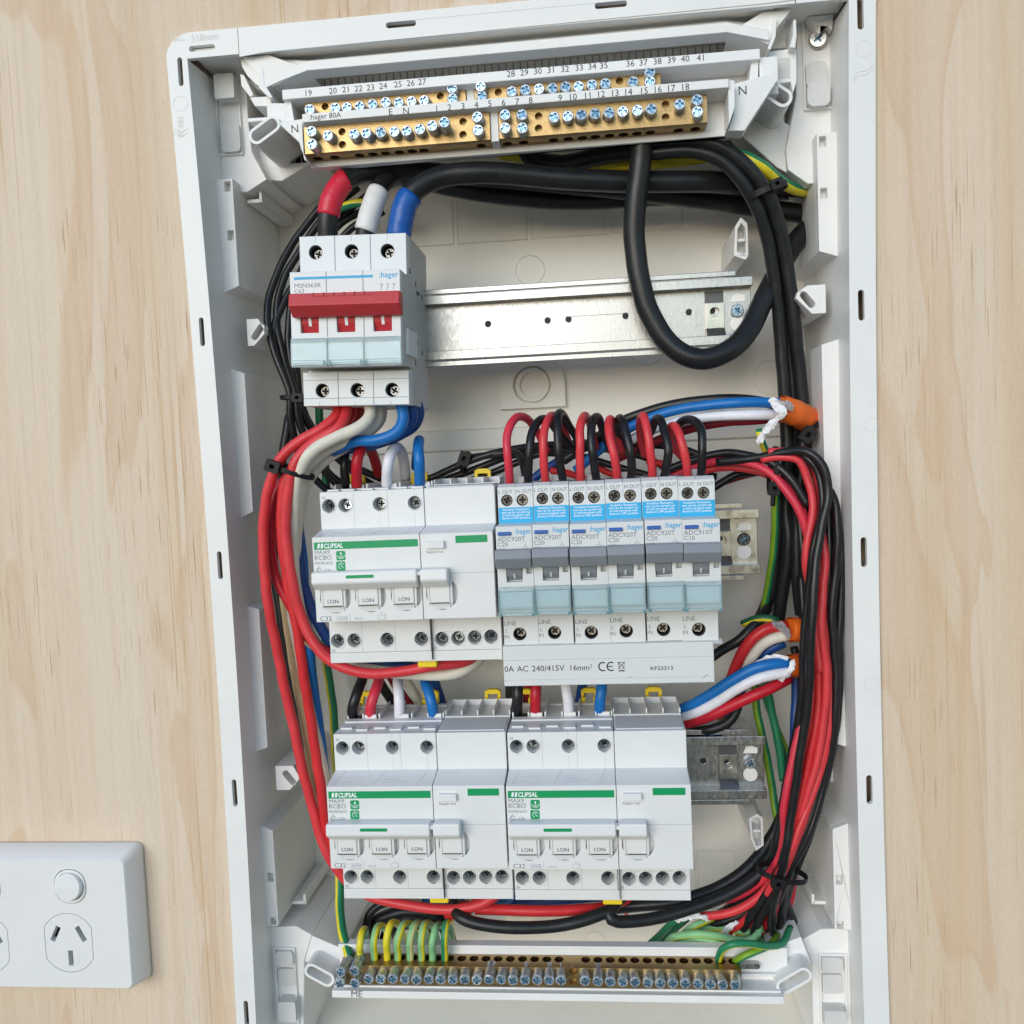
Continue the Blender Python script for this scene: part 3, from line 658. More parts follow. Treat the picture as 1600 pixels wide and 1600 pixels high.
eu=[W(px,1497,-7)[0] for px in ([543,563]+[588+19*i for i in range(16)]+[915+19.2*i for i in range(13)])]
eb=brass(EB,62,276.8,-422.2,-411.6,-12,0,[W(px,py,0)[:2] for px,py in ((895.5,1517.5),(895.5,1533.5))],eu,upper=True,hr=2.1)
for i in range(17): scr(575.5+18.82*i,1530.5+0.12*i,7,eb,SCR_ZNL)
for i in range(13): scr(914.5+19.55*i,1533.5+0.55*i,7,eb,SCR_ZNL)
for px,py in ((531.5,1520),(553.5,1518),(530.5,1537.5),(553.5,1538)): scr(px,py,7,eb,SCR_ZNL)
q=MB(); a=W(557,1553.5,2); q.text('ME',a[0],a[1]-1.6,2.1,5.2,align='c'); q.build('printed_letters',M_INK,EB)

# ------------------------------------------------------------------ DIN rails
def rail(yc,label,bright,x1=297.6,lipend=289):
    t=empty('mounting_rail',(180,yc,-37),label,'mounting rail','steel mounting rails behind the breakers')
    mg=M_GALVB if bright else M_GALV
    x0=74; hs=[]
    for dx,r in ((20.5,1.6),(33,1.6),(67,1.6),(98,1.6),(109.5,1.6),(142.5,1.6),(195,1.6)): hs.append(circ((x1-dx,yc+1.5),r,14))
    q=MB()
    q.prism([(x0,yc-13),(x1,yc-13),(x1,yc+13),(x0,yc+13)],-38.2,-37.2,holes=hs+[[(x1-24.5,yc-9),(x1-24.5+0,yc+11),(x1-14.8,yc+11),(x1-14.8,yc-9)]] if False else hs)
    for sgn in (1,-1):
        prof=[(yc+sgn*12.6,-38.2),(yc+sgn*13.6,-38.2),(yc+sgn*13.6,-31),(yc+sgn*21.8,-31),(yc+sgn*21.8,-32.6),(yc+sgn*22.6,-32.6),(yc+sgn*22.6,-30),(yc+sgn*12.6,-30)]
        prof=[(yc+sgn*12.6,-38.2),(yc+sgn*13.6,-38.2),(yc+sgn*13.6,-31),(yc+sgn*17.5,-31),(yc+sgn*17.5,-30),(yc+sgn*12.6,-30)]
        q.prof(prof,x0,x1-(0 if sgn else 0))
        yy=yc+sgn*19.6
        q.prof([(yy-1.4,-33),(yy+1.4,-33),(yy+1.4,-31),(yy-1.4,-31)],x0,lipend)
    q.build('rail_channel',mg,t,bevel=0.3)
    # raised bridge tab with its hole
    q=MB(); bx0,bx1=x1-24.5,x1-14.5
    q.prism([(bx0,yc-8),(bx1,yc-8),(bx1,yc+5.5),(bx0,yc+5.5)],-36.6,-35.4,holes=[circ(((bx0+bx1)/2,yc+0.5),2.5,16)])
    q.prof([(yc-8,-36.6),(yc-8,-35.4),(yc-12.4,-30.6),(yc-12.4,-32)],bx0,bx1)
    q.build('bridge_tab',M_GALVB,t,bevel=0.2)
    q=MB(); q.prism([(bx0,yc+5.6),(bx1,yc+5.6),(bx1,yc+12),(bx0,yc+12)],-37.19,-37.05); q.build('punched_opening',M_SLOT if False else mat('punched_shadow_steel',(0.12,0.12,0.12),0.5,0.6),t)  # thin dark plate, its colour stands for the shade in a punched opening
    for h in hs:
        cx=sum(p[0] for p in h)/len(h); cy=sum(p[1] for p in h)/len(h); q=MB(); q.cyl((cx,cy),1.55,-37.6,-37.5,12); q.build('hole_floor',M_SLOT,t)
    c=(x1-7.5,yc+0.7); s=put_screw(SCR_RAIL,c[0],c[1],-35.2,t,'rail_screw')
    if bright: s.data=SCR_RAIL.copy(); s.data.materials[0]=M_DSCR
    # moulded pads seen through the end cut-outs
    q=MB(); q.prism(circ((c[0],c[1]-7.0),3.9,20),-37.15,-36.9); q.prism([(c[0]-3.6,c[1]+5),(c[0]+4.2,c[1]+5),(c[0]+4.2,c[1]+8),(c[0]+1,c[1]+9.3),(c[0]-2,c[1]+8.6)],-37.15,-36.9); q.build('moulded_pad',M_ENCB,t)
    MB().box(x1-14,x1-2,yc-10,yc+10,BACK,-38.3).build('rail_support',M_ENCB,t,bevel=0.5); MB().box(76,88,yc-10,yc+10,BACK,-38.3).build('rail_support',M_ENCB,t,bevel=0.5)
    return t
rail(-67.2,'long zinc plated steel mounting rail with round punched holes beside the three-pole main switch',False)
rail(-190.6,'bright steel mounting rail whose end sticks out right of the row of six grey breakers',True)
rail(-314.8,'steel mounting rail whose end shows right of the bottom row of white breakers',False)
# ------------------------------------------------------------------ breakers
# local device coordinates: u to the right, v up, d = same depth scale as the wall
def dev_fn(org,ang=0.0):
    c,s=math.cos(-ang),math.sin(-ang)
    def P(px,py,d):
        X,Y,_=W(px,py,d); X-=org[0]; Y-=org[1]
        return (X*c-Y*s,X*s+Y*c)
    return P
def device(name,org,label,cat,group=None,ang=0.0):
    e=empty(name,(org[0],org[1],0),label,cat,group,angle=-ang); ORG[e.name]=(0,0,0); return e
def well_plate(par,name,m,u0,u1,v0,v1,d,wells,depth=6.0,bev=0.3,n=24):
    """terminal shoulder face with bored screw wells"""
    q=MB(); q.prism([(u0,v0),(u1,v0),(u1,v1),(u0,v1)],d-depth,d,holes=[circ((x,y),r,n) for x,y,r in wells])
    return q.build(name,m,par,bevel=bev)
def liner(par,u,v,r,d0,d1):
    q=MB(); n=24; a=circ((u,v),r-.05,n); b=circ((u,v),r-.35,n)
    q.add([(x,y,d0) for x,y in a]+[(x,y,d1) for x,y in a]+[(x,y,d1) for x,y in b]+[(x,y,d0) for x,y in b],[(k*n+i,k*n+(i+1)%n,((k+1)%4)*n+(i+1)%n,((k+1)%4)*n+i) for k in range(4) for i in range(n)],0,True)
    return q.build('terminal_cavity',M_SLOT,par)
def groove(q,u,v0,v1,d,wd=0.22): q.box(u-wd/2,u+wd/2,v0,v1,d,d+0.03)

# --- white four-module breaker (prototype built from the lower left one)
OB=(70.4,-279.2); WD=90.0
PB=dev_fn(OB)
def white_breaker():
    t=device('residual_current_breaker',OB,'white green-striped breaker at the left of the bottom row, left of its identical neighbour','circuit breaker','white residual current breakers')
    q=MB()
    split=PB(681,1147,SH)[0]
    body=[(0,-38),(0,6),(-3,6),(-3,SH-8.2),(-19.6,SH-8.2),(-19.6,SH-2),(-21.8,NO-4),(-64,NO-4),(-64,SH-12.2),(-87.2,SH-12.2),(-87.2,-38)]
    q.prof(body,0.15,split-0.12); q.prof(body,split+0.12,WD-0.15)
    q.build('body',M_CLW,t,bevel=0.2)
    # top terminal shoulder: left block with four wells, right block plain
    tw=[PB(535,1168.5,SH),PB(560,1168,SH),PB(613,1167.5,SH),PB(667,1167,SH)]
    left=well_plate(t,'upper_terminal_shoulder',M_CLW,0,split-0.15,-19.2,0,SH,[(u,v,3.35) for u,v in tw],8.0)
    MB().box(split+0.15,WD,-19.2,0,SH-8,SH).build('upper_terminal_shoulder',M_CLW,t,bevel=0.35)
    for u,v in tw:
        s=put_screw(SCR_CL,u,v,SH-5.0,t); 
        q=MB(); q.prism(circ((u,v),3.95,24),SH,SH+0.35,holes=[circ((u,v),3.4,24)]); q.build('well_rim',M_CLW,left,bevel=0.12)
    # sloping step up to the nose
    q=MB()
    for a,b in ((0,split-0.15),(split+0.15,WD)):
        q.prof([(-19.0,SH-2),(-19.0,SH),(-21.8,NO-0.3),(-24,NO-2),(-24,SH-2)],a,b)
    q.build('sloping_step',M_CLW,t,bevel=0.25)
    # nose face: plates with the toggle openings
    nb=PB(650,1357,NO)[1]           # bottom of the nose
    tc=[PB(px,py,NO) for px,py in ((547,1319),(601,1318.5),(656,1318))]; tr=PB(711,1318,NO)
    ty=sum(c[1] for c in tc)/3
    midy=PB(600,1289,NO)[1]
    def opening(c,r=7.4,right=8.4):
        return [(c[0]-6.3,c[1]+6.6),(c[0]-6.3,c[1]-4.4)]+[(c[0]-0.4+r*math.cos(a),c[1]+r*math.sin(a)*0.98) for a in [math.radians(-140+i*190/12) for i in range(0,13)]]
    def opn(c): 
        return [(c[0]+7.9*math.cos(a)-0.35,c[1]+8.2*math.sin(a)-0.3) for a in [math.radians(-172+i*247/22) for i in range(23)]]+[(c[0]-7.6,c[1]+7.4)]
    q=MB(); q.prism([(0,nb),(split-0.15,nb),(split-0.15,-21.8),(0,-21.8)],NO-4,NO,holes=[opn(c) for c in tc]); q.build('front_plate',M_CLW,t,bevel=0.3)
    q=MB(); q.prism([(split+0.15,nb),(WD,nb),(WD,-21.8),(split+0.15,-21.8)],NO-4,NO,holes=[opn(tr)]); q.build('front_plate',M_CLW,t,bevel=0.3)
    # toggles with windows
    for i,c in enumerate(tc+[tr]):
        q=MB(); 
        q.prof([(c[1]+7.2,NO-3.9),(c[1]+7,NO+1.2),(c[1]-4.6,NO+1.1),(c[1]-5.0,NO+0.2),(c[1]-8.2,NO-0.6),(c[1]-8.6,NO-3.9)],c[0]-6.2,c[0]+3.6); q.prof([(c[1]+7.2,NO-3.9),(c[1]+7,NO+.4),(c[1]-5,NO+.4),(c[1]-7.6,NO-1.4),(c[1]-8.3,NO-3.9)],c[0]-7.6,c[0]-6.25); q.prof([(c[1]+7.2,NO-3.9),(c[1]+7,NO+.4),(c[1]-5,NO+.4),(c[1]-7.6,NO-1.4),(c[1]-8.3,NO-3.9)],c[0]+3.65,c[0]+4.9)
        q.build('toggle',M_CLW,t,bevel=0.4)
        q=MB(); q.box(c[0]-5.8,c[0]+3.2,c[1]-5.0,c[1]-4.62,NO+0.4,NO+1.14); q.box(c[0]-6.35,c[0]-6.15,c[1]-5,c[1]+6,NO+0.2,NO+0.9)
        q.build('toggle_gap',M_SLOT,t)
    # handle bars across the toggles
    def handle(u0,u1,name):
        q=MB(); v1=PB(600,1289.5,NO+8)[1]; v0=v1-6.0
        q.prof([(v1,NO+1),(v1+0.2,NO+7.4),(v0+0.4,NO+8),(v0-3.0,NO+3.6),(v0-3.0,NO+1)],u0,u1); return q.build(name,M_CLW,t,bevel=0.9,seg=3)
    h0=PB(508.5,1300,NO+8)[0]; h1=PB(672,1300,NO+8)[0]; 
    handle(h0,h1-0.3,'toggle_bar'); handle(PB(676,1300,NO+8)[0],PB(718,1300,NO+8)[0],'toggle_bar')
    q=MB(); v=PB(676,1291,NO+6)[1]; q.box(h1-6,h1+4,v-1.6,v+0.2,NO+2,NO+6.4); q.build('link_tab',M_CLW,t,bevel=0.25)
    # test button
    a=PB(685,1241,NO+1.6); b=PB(713.5,1252,NO+1.6); MB().box(a[0],b[0],b[1],a[1],NO,NO+2.2).build('test_button',M_CLW,t,bevel=0.35)
    # bottom terminal shoulder
    sb=11.0; y1=nb; y0=PB(600,1388.5,sb)[1]; ye=PB(600,1403.5,sb)[1]
    bs=PB(692,1370,sb)[0]
    bw=[PB(px,py,sb) for px,py in ((548.4,1369.7),(573.9,1369.7),(624.7,1370),(677.3,1370))]; br=[PB(px,py,sb) for px,py in ((708.7,1371),(733.8,1370.5),(759.3,1370),(784.4,1369.5))]
    lo=well_plate(t,'lower_terminal_shoulder',M_CLW,0.1,bs-0.15,y0+0.1,y1+2,sb,[(u,v,3.5) for u,v in bw],8.0)
    lr=well_plate(t,'lower_terminal_shoulder',M_CLW,bs+0.15,WD-0.1,y0+0.1,y1+2,sb,[(u,v,3.5) for u,v in br],8.0)
    for k,(u,v) in enumerate(bw+br):
        put_screw(SCR_CL,u,v,sb-4.2,t)
        q=MB(); q.prism(circ((u,v),4.15,24),sb,sb+0.35,holes=[circ((u,v),3.55,24)]); q.build('well_rim',M_CLW,lo if k<4 else lr,bevel=0.12)
    q=MB(); q.prof([(y0,-20),(y0,sb+0.5),(ye,sb+0.5),(ye-0.3,-20)],0.1,WD-0.1); q.build('lower_apron',M_CLW,t,bevel=0.3)
    # top side: funnel row, cells and the grey label ledge
    q=MB()
    cells=[0.3,9,18,27,36,45,split-0.3]
    q.box(0.2,split-0.2,0.0,0.9,-38,-34); 
    for i,u in enumerate((0.2,8.6,17.6,26.6,35.6,44.6,split-1.0)): q.box(u,u+0.9,0.0,3.0,-37.5,-12)
    for i in range(3): q.box(10+i*18,16.5+i*18,0,2.6,-14,-11.5); 
    for i in range(6): q.box(1.6+i*9,7.8+i*9,0,0.9,2,9 if i%2 else 6)
    q.box(0.4,split-0.4,-0.3,0.7,-11.5,-6)
    q.build('terminal_funnel',M_CLW,t,bevel=0.25)
    q=MB(); n=4; w_=(WD-split-1)/n
    for i in range(n+1): q.box(split+0.5+i*w_-0.4,split+0.5+i*w_+0.4,0,3.4,-36,-14)
    q.box(split+0.2,WD-0.2,0,3.4,-38,-36); q.box(split+0.2,WD-0.2,0,0.9,-14,-12)
    q.build('blank_cells',M_CLW,t,bevel=0.25)
    q=MB(); q.box(split+1,WD-1,0.0,0.5,-11,SH-3); q.build('grey_ledge',M_HGW,t,bevel=0.2)
    q=MB()
    for i,u in enumerate((6.5,14.5,32.5,50)): q.prism(circ((0,0),2.4,14),0,0.1) if False else q.box(u-2.6,u+2.6,0.05,0.25,-19,-12.5)
    q.build('cable_entry',M_SLOT,t)
    # yellow release clips on the top and bottom edges
    for u in (PB(577,1092,-42)[0],PB(674,1092,-42)[0],PB(771,1092,-42)[0]):
        q=MB(); q.prism([(u-4.6,0.5),(u-4.6,6.8),(u-2.6,8),(u+2.6,8),(u+4.6,6.8),(u+4.6,0.5),(u+2.8,0.5),(u+2.8,5.2),(u-2.8,5.2),(u-2.8,0.5)],-43,-39.5)
        q.prism([(u-4.6,0.5),(u-4.6,3.6),(u-2.2,3.6),(u-2.2,0.5)],-40,-36.5); q.prism([(u+4.6,0.5),(u+4.6,3.6),(u+2.2,3.6),(u+2.2,0.5)],-40,-36.5)
        q.build('release_clip',M_YEL,t,bevel=0.35)
    a=PB(691,1408,0)[0]; q=MB(); q.box(a-5,a+5,ye-4.0,ye-0.35,-12,8.5); q.build('release_clip',M_YEL,t,bevel=0.7)
    # grooves between the poles
    q=MB()
    for px in (573.7,626): 
        u=PB(px,1170,SH)[0]; groove(q,u,-19.1,-0.1,SH+.01,0.2)
        u2=u; groove(q,u2-0.5,nb,PB(600,1345,NO)[1],NO,0.18)
    for px in (587,638): u=PB(px,1375,sb)[0]; groove(q,u,y0,y1,sb+.01,0.18)
    for u,_ in tw[2:]: groove(q,u,-5,-0.1,SH+.01,0.12); groove(q,u,-19.1,-12,SH+.01,0.12)
    q.box(split+.2,WD-.1,midy-0.12,midy+0.12,NO,NO+0.03)
    q.build('pole_groove',M_INKL,t)
    q=MB(); q.box(split-.12,split+.12,-88,0,-38,SH-0.5); q.box(split-.12,split+.12,nb,-21.8,0,NO-0.5); q.build('block_gap',M_SLOT,t)
    # printing
    d=NO+0.06
    q=MB(); a=PB(512.8,1236.8,NO); b=PB(670,1246.8,NO); q.box(a[0],split-1.0,b[1],a[1],NO,d); 
    a2=PB(730.3,1232.3,NO); b2=PB(780,1243,NO); q.box(a2[0],b2[0],b2[1],a2[1],NO,d)
    for y0_,y1_ in ((1250.5,1264.8),(1266.2,1280)):
        c0=PB(547,y0_,NO); c1=PB(561.8,y1_,NO); q.prism(rrect(c0[0],c1[0],c1[1],c0[1],0.7,3),NO,d)
    g0=PB(562,1295,NO+8); g1=PB(605,1299.5,NO+8)
    q.prism(rrect(g0[0],g1[0],g1[1],g0[1],0.6,4),NO+7.6,NO+7.95)
    q.build('green_marking',M_GREEN,t)
    q=MB(); u=a[0]+1.6; v=(a[1]+b[1])/2
    q.box(u,u+0.1,v,v,d,d+.04)
    for k in range(2): q.add([(u+k*1.7,v-1.15,d+.05),(u+k*1.7+1.1,v-1.15,d+.05),(u+k*1.7+1.5,v+1.15,d+.05),(u+k*1.7+0.4,v+1.15,d+.05)],[(0,1,2,3)])
    q.text('CLIPSAL',u+3.3,v-1.12,d+.05,3.15,0.03,xs=0.86,shear=0.15)
    for y0_,s_ in ((1250.5,0),(1266.2,1)):
        c0=PB(547,y0_,NO); cx,cy=c0[0]+2.4,c0[1]-2.25
        if s_==0:
            q.prism(circ((cx,cy+1.0),0.5,10),d,d+.05)
            for sg in (-1,1):
                q.tube([(cx+sg*(1.7*math.cos(a_)),cy-0.1+1.6*math.sin(a_),d) for a_ in [-1.4+i*0.27 for i in range(7)]],0.16,4,cap=False); q.tube([(cx+sg*(0.9*math.cos(a_)),cy-0.1+1.1*math.sin(a_),d) for a_ in [-1.4+i*0.3 for i in range(6)]],0.14,4,cap=False)
            q.box(cx-.12,cx+.12,cy-1.5,cy+.6,d,d+.05)
        else:
            q.tube([(cx+0.2+1.5*math.cos(a_),cy+1.5*math.sin(a_),d) for a_ in [0.4+i*0.5 for i in range(9)]],0.16,4,cap=False); q.tube([(cx+1.2,cy-1.0,d),(cx+0.2,cy,d),(cx+0.6,cy+.3,d),(cx-.6,cy+1.0,d)],0.2,4,cap=False)
    q.build('white_marking',M_WPRINT,t)
    q=MB()
    def tx(s,px,py,size,dd=NO,b=0.0,xs=1.0,al='l'): 
        a=PB(px,py,dd); q.text(s,a[0],a[1],dd+0.06,size,b,xs=xs,align=al)
    tx('MAX9',513.7,1254.5,2.6,xs=1.15); tx('RCBO',513.9,1263.2,2.9,xs=1.15); tx('MX9R3632',514.4,1270.2,1.9,xs=1.05); tx('C32',529,1281,1.8,b=.01,xs=1.1)
    a=PB(515.5,1281,NO); q.tube([(a[0],a[1],d),(a[0]+3.8,a[1],d),(a[0]+1.9,a[1]+2.9,d),(a[0],a[1],d)],0.12,4,cap=False); q.tube([(a[0]+1.9+0.8*math.cos(i*.6),a[1]+1.0+0.7*math.sin(i*.6),d) for i in range(10)],0.1,4,cap=False)
    a=PB(513.7,1256.3,NO); q.box(a[0],a[0]+9,a[1]-.06,a[1]+.06,NO,d)
    tx('C32',522.3,1355.3,3.3,xs=1.1); tx('Regular test',686,1257.5,1.75)
    tx('N',540,1386.5,1.0+1.2,sb) ; tx('N',696.5,1386.5,2.2,sb); tx('N',525,1158.5,2.2,SH)
    for c in tc: q.text('I.ON',c[0]-1.4,c[1]-3.2,NO+1.25,2.7,0.015,xs=1.05,align='c')
    q.build('printed_text',M_INK,t)
    q=MB(); tx('6000',549.5,1355,2.2,b=.005); tx('3',562,1355,2.2,b=.005); tx('30mA',575,1355,1.8)
    a=PB(549,1351.5,NO); q.tube([(a[0]-.3,a[1]-1.9,d),(a[0]+5.0,a[1]-1.9,d),(a[0]+5.0,a[1]+.7,d),(a[0]-.3,a[1]+.7,d),(a[0]-.3,a[1]-1.9,d)],0.07,4,cap=False)
    a=PB(612,1355,NO); q.tube([(a[0],a[1],d),(a[0]+3.6,a[1],d),(a[0]+3.6,a[1]+2,d),(a[0],a[1]+2,d),(a[0],a[1],d)],0.07,4,cap=False); q.text('A',a[0]+1.8,a[1]+2.3,d,1.6,align='c')
    q.box(1,WD-1-(WD-split),midy-0.9,midy+0.0,NO,NO+0.02) if False else None
    q.build('pale_printed_text',M_INKL,t)
    # circuit diagram print on the sloping step
    q=MB()
    def sl(u,f): return (u,-19.0-2.8*f,SH+(NO-0.3-SH)*f+0.12)
    for u0_,f0,u1_,f1_ in ((5,.75,11,.75),(7,.45,16,.45),(3,.9,6,.1),(24,.9,27,.1),(27,.6,36,.6),(28,.75,33,.75),(34,.75,40,.72),(29,.45,35,.45),(56,.2,66,.2),(46,.9,49,.1)):
        q.tube([sl(u0_,f0),sl(u1_,f1_)],0.09,4,cap=False)
    q.build('diagram_print',M_INKL,t)
    q=MB(); a=PB(527,1284.7,NO); b=PB(547,1288.2,NO); q.box(a[0],b[0],b[1],a[1],NO,NO+0.05); a=PB(693,1282,NO); b=PB(713,1286.7,NO); q.prism(rrect(a[0],b[0],b[1],a[1],.5,3),NO,NO+.05); q.build('indicator_window',mat('dark_indicator',(0.07,0.07,0.09),0.3),t)
    return t
wb=white_breaker()
wb2=copy_thing(wb,'white green-striped breaker in the middle row, left of the six grey breakers',B(70.4,-153.3,0))
wb3=copy_thing(wb,'white green-striped breaker at the right of the bottom row, beside the bare rail end',B(161.25,-279.6,0))

# --- red three-pole main switch
OM=(93.5,-68.0); AM=math.radians(-1.8); PM=dev_fn(OM,AM)
def main_switch():
    t=device('main_switch',OM,'grey three-pole main switch with a wide red toggle bar, below the taped cables','main switch',None,AM)
    hw=27.3; top=42.6; bot=-42.0
    q=MB(); q.prof([(top,-38),(top,SH-9.2),(21.9,SH-9.2),(21.9,NO-4),(-23.2,NO-4),(-23.2,SH-9.2),(bot,SH-9.2),(bot,-38)],-hw,hw)
    q.build('body',M_DARKW,t,bevel=0.3)
    wt=[PM(493.1,394.1,SH),PM(549.2,392.8,SH),PM(605.4,392,SH)]; wbm=[PM(503.7,610.3,SH),PM(558.4,609.5,SH),PM(612.8,609,SH)]
    for i in range(3):
        u0=-hw+i*18.2; u1=u0+18.1
        well_plate(t,'upper_terminal_shoulder',M_MSW,u0,u1,22.3,top+.1,SH,[(wt[i][0],wt[i][1],3.5)],9.0)
        well_plate(t,'lower_terminal_shoulder',M_MSW,u0,u1,bot-.1,-25,SH,[(wbm[i][0],wbm[i][1],3.5)],9.0)
        for w_ in (wt[i],wbm[i]):
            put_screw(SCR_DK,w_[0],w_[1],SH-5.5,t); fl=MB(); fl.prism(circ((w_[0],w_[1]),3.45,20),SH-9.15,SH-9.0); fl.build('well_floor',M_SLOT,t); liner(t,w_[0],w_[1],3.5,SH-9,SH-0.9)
        n0=PM(455.6,424,NO)[0]; 
        wx=PM(484,505,NO)[0]+i*18.1
        # front plate of each pole with the window for the toggle
        win=[(wx-4.6,-9.3+1.8),(wx+4.4,-9.3+1.8),(wx+4.4,8),(wx-4.6,8)]
        q=MB(); q.prism([(u0,-23.2),(u1,-23.2),(u1,21.9),(u0,21.9)],NO-4,NO,holes=[win,[(wx+5.4,0.2),(wx+7.4,0.2),(wx+7.4,3),(wx+5.4,3)]] ); q.build('front_plate',M_MSW,t,bevel=0.3)
        q=MB(); q.prof([(8,NO-4),(8,NO+2),(3,NO+0.5),(-3,NO-0.8),(-7.2,NO-3),(-7.3,NO-4)],wx-4.3,wx+4.2); q.build('toggle',M_REDT,t,bevel=0.3)
        q=MB(); q.prof([(1.5,NO+0.3),(1.5,NO+0.7),(-4.2,NO-1.0),(-4.2,NO-1.5)],wx-0.7,wx+0.7); q.build('toggle_mark',M_WPRINT,t)
    # wide red bar
    q=MB(); v1=PM(537,457.5,NO+6)[1]; L0=PM(451,475,NO+8)[0]; L1=PM(624.5,475,NO+8)[0]
    q.prof([(v1,NO+0.5),(v1+0.1,NO+7.5),(v1-5.9,NO+9),(v1-10.6,NO+3.4),(v1-10.6,NO+0.5)],L0,L1); q.build('toggle_bar',M_REDT,t,bevel=0.5)
    q=MB()
    for k in range(6): q.box(L0+12+k*5,L0+12.25+k*5,v1-1.6,v1+.15,NO+6.6,NO+8.1)
    q.box(L0+12,L0+42,v1-1.7,v1-1.5,NO+7.6,NO+8.1)
    q.build('bar_notches',mat('dark_red_groove',(0.22,0.01,0.015),0.5),t)
    # transparent label cover in three sections over pale cards
    lt,lb=PM(545,527,NO+1)[1],-24.2
    q=MB(); q.box(-hw+.6,hw-.6,-22.8,lt-3.5,NO,NO+0.5); q.build('label_card',M_CARD,t)
    for i in range(3):
        u0=-hw+i*18.2+.15; u1=u0+17.9
        q=MB(); q.prof([(lt,NO+0.6),(lt,NO+1.6),(lt-2.6,NO+2.4),(lb+1,NO+2.4),(lb,NO+1.4),(lb,NO+0.6)],u0,u1); q.build('label_cover',M_LID,t,bevel=0.25)
        q=MB(); 
        for v in (lb+1.8,lb+3.0): q.box(u0+1,u1-1,v,v+0.18,NO+2.45,NO+2.55)
        q.build('cover_ridge',M_LIDL,t)
    for u in (-hw+18.1,-hw+36.3):
        q=MB()
        for k in range(3): q.box(u-1.7+k*1.4,u-1.1+k*1.4,lb+.6,lb+3.2-(k%2)*.8,NO+2.4,NO+3.0)
        q.box(u-1.8,u+1.8,lb+1.5,lb+2.2,NO+2.4,NO+2.9)
        q.build('cover_hinge',M_LIDL,t)
    # side details
    q=MB(); 
    for v,d_ in ((20,-8),(16,-24),(-6,4),(-10,-10),(-14,-22),(-21,-4),(24,6)): q.box(hw-.05,hw+.15,v,v+2.6,d_,d_+1.6)
    q.box(hw-.05,hw+.15,16.5,18.5,-16,-9)
    q.build('side_slots',M_SLOT,t)
    q=MB(); q.box(hw,hw+1.5,-18,-5,-2,NO-9); q.build('side_latch',M_MSW,t,bevel=.3)
    # print
    d=NO+.06
    q=MB(); a=PM(459,433.6,NO); b=PM(592,437.6,NO); q.box(a[0],14.0,a[1]-1.2,a[1]+.1,NO,d); q.text(':hager',26.4,a[1]-1.3,d,3.9,0.012,xs=0.98,align='r'); q.build('blue_print',M_CYAN,t)
    q=MB(); q.text('MSN363R',a[0],a[1]-5.0,d,2.9,0,xs=1.12); q.text('C63',a[0],a[1]-7.5,d,2.7,0,xs=1.12)
    for k in range(3):
        u=17.6+k*3; q.tube([(u,a[1]-3.9,d),(u+.6,a[1]-5.2,d),(u+.2,a[1]-7,d)],.1,4,cap=False); q.tube([(u+.5,a[1]-4.6,d),(u+1.4,a[1]-5.0,d)],.1,4,cap=False)
    q.build('printed_text',M_INK,t)
    q=MB()
    for i in (1,2):
        u=-hw+i*18.2-.05; groove(q,u,22.3,top,SH+.005,.2); groove(q,u,bot,-25,SH+.005,.2); groove(q,u,-9,21.9,NO+.005,.2)
    for i in range(3): u=wt[i][0]; groove(q,u,top-3,top,SH+.005,.15); groove(q,u,bot,bot+2,SH+.005,.15)
    q.box(-hw,hw,bot+3.6,bot+3.85,SH,SH+.04); q.box(-hw,hw,bot+12.8,bot+13.0,SH,SH+.03)
    q.build('pole_groove',M_INK,t)
    return t
main_switch()

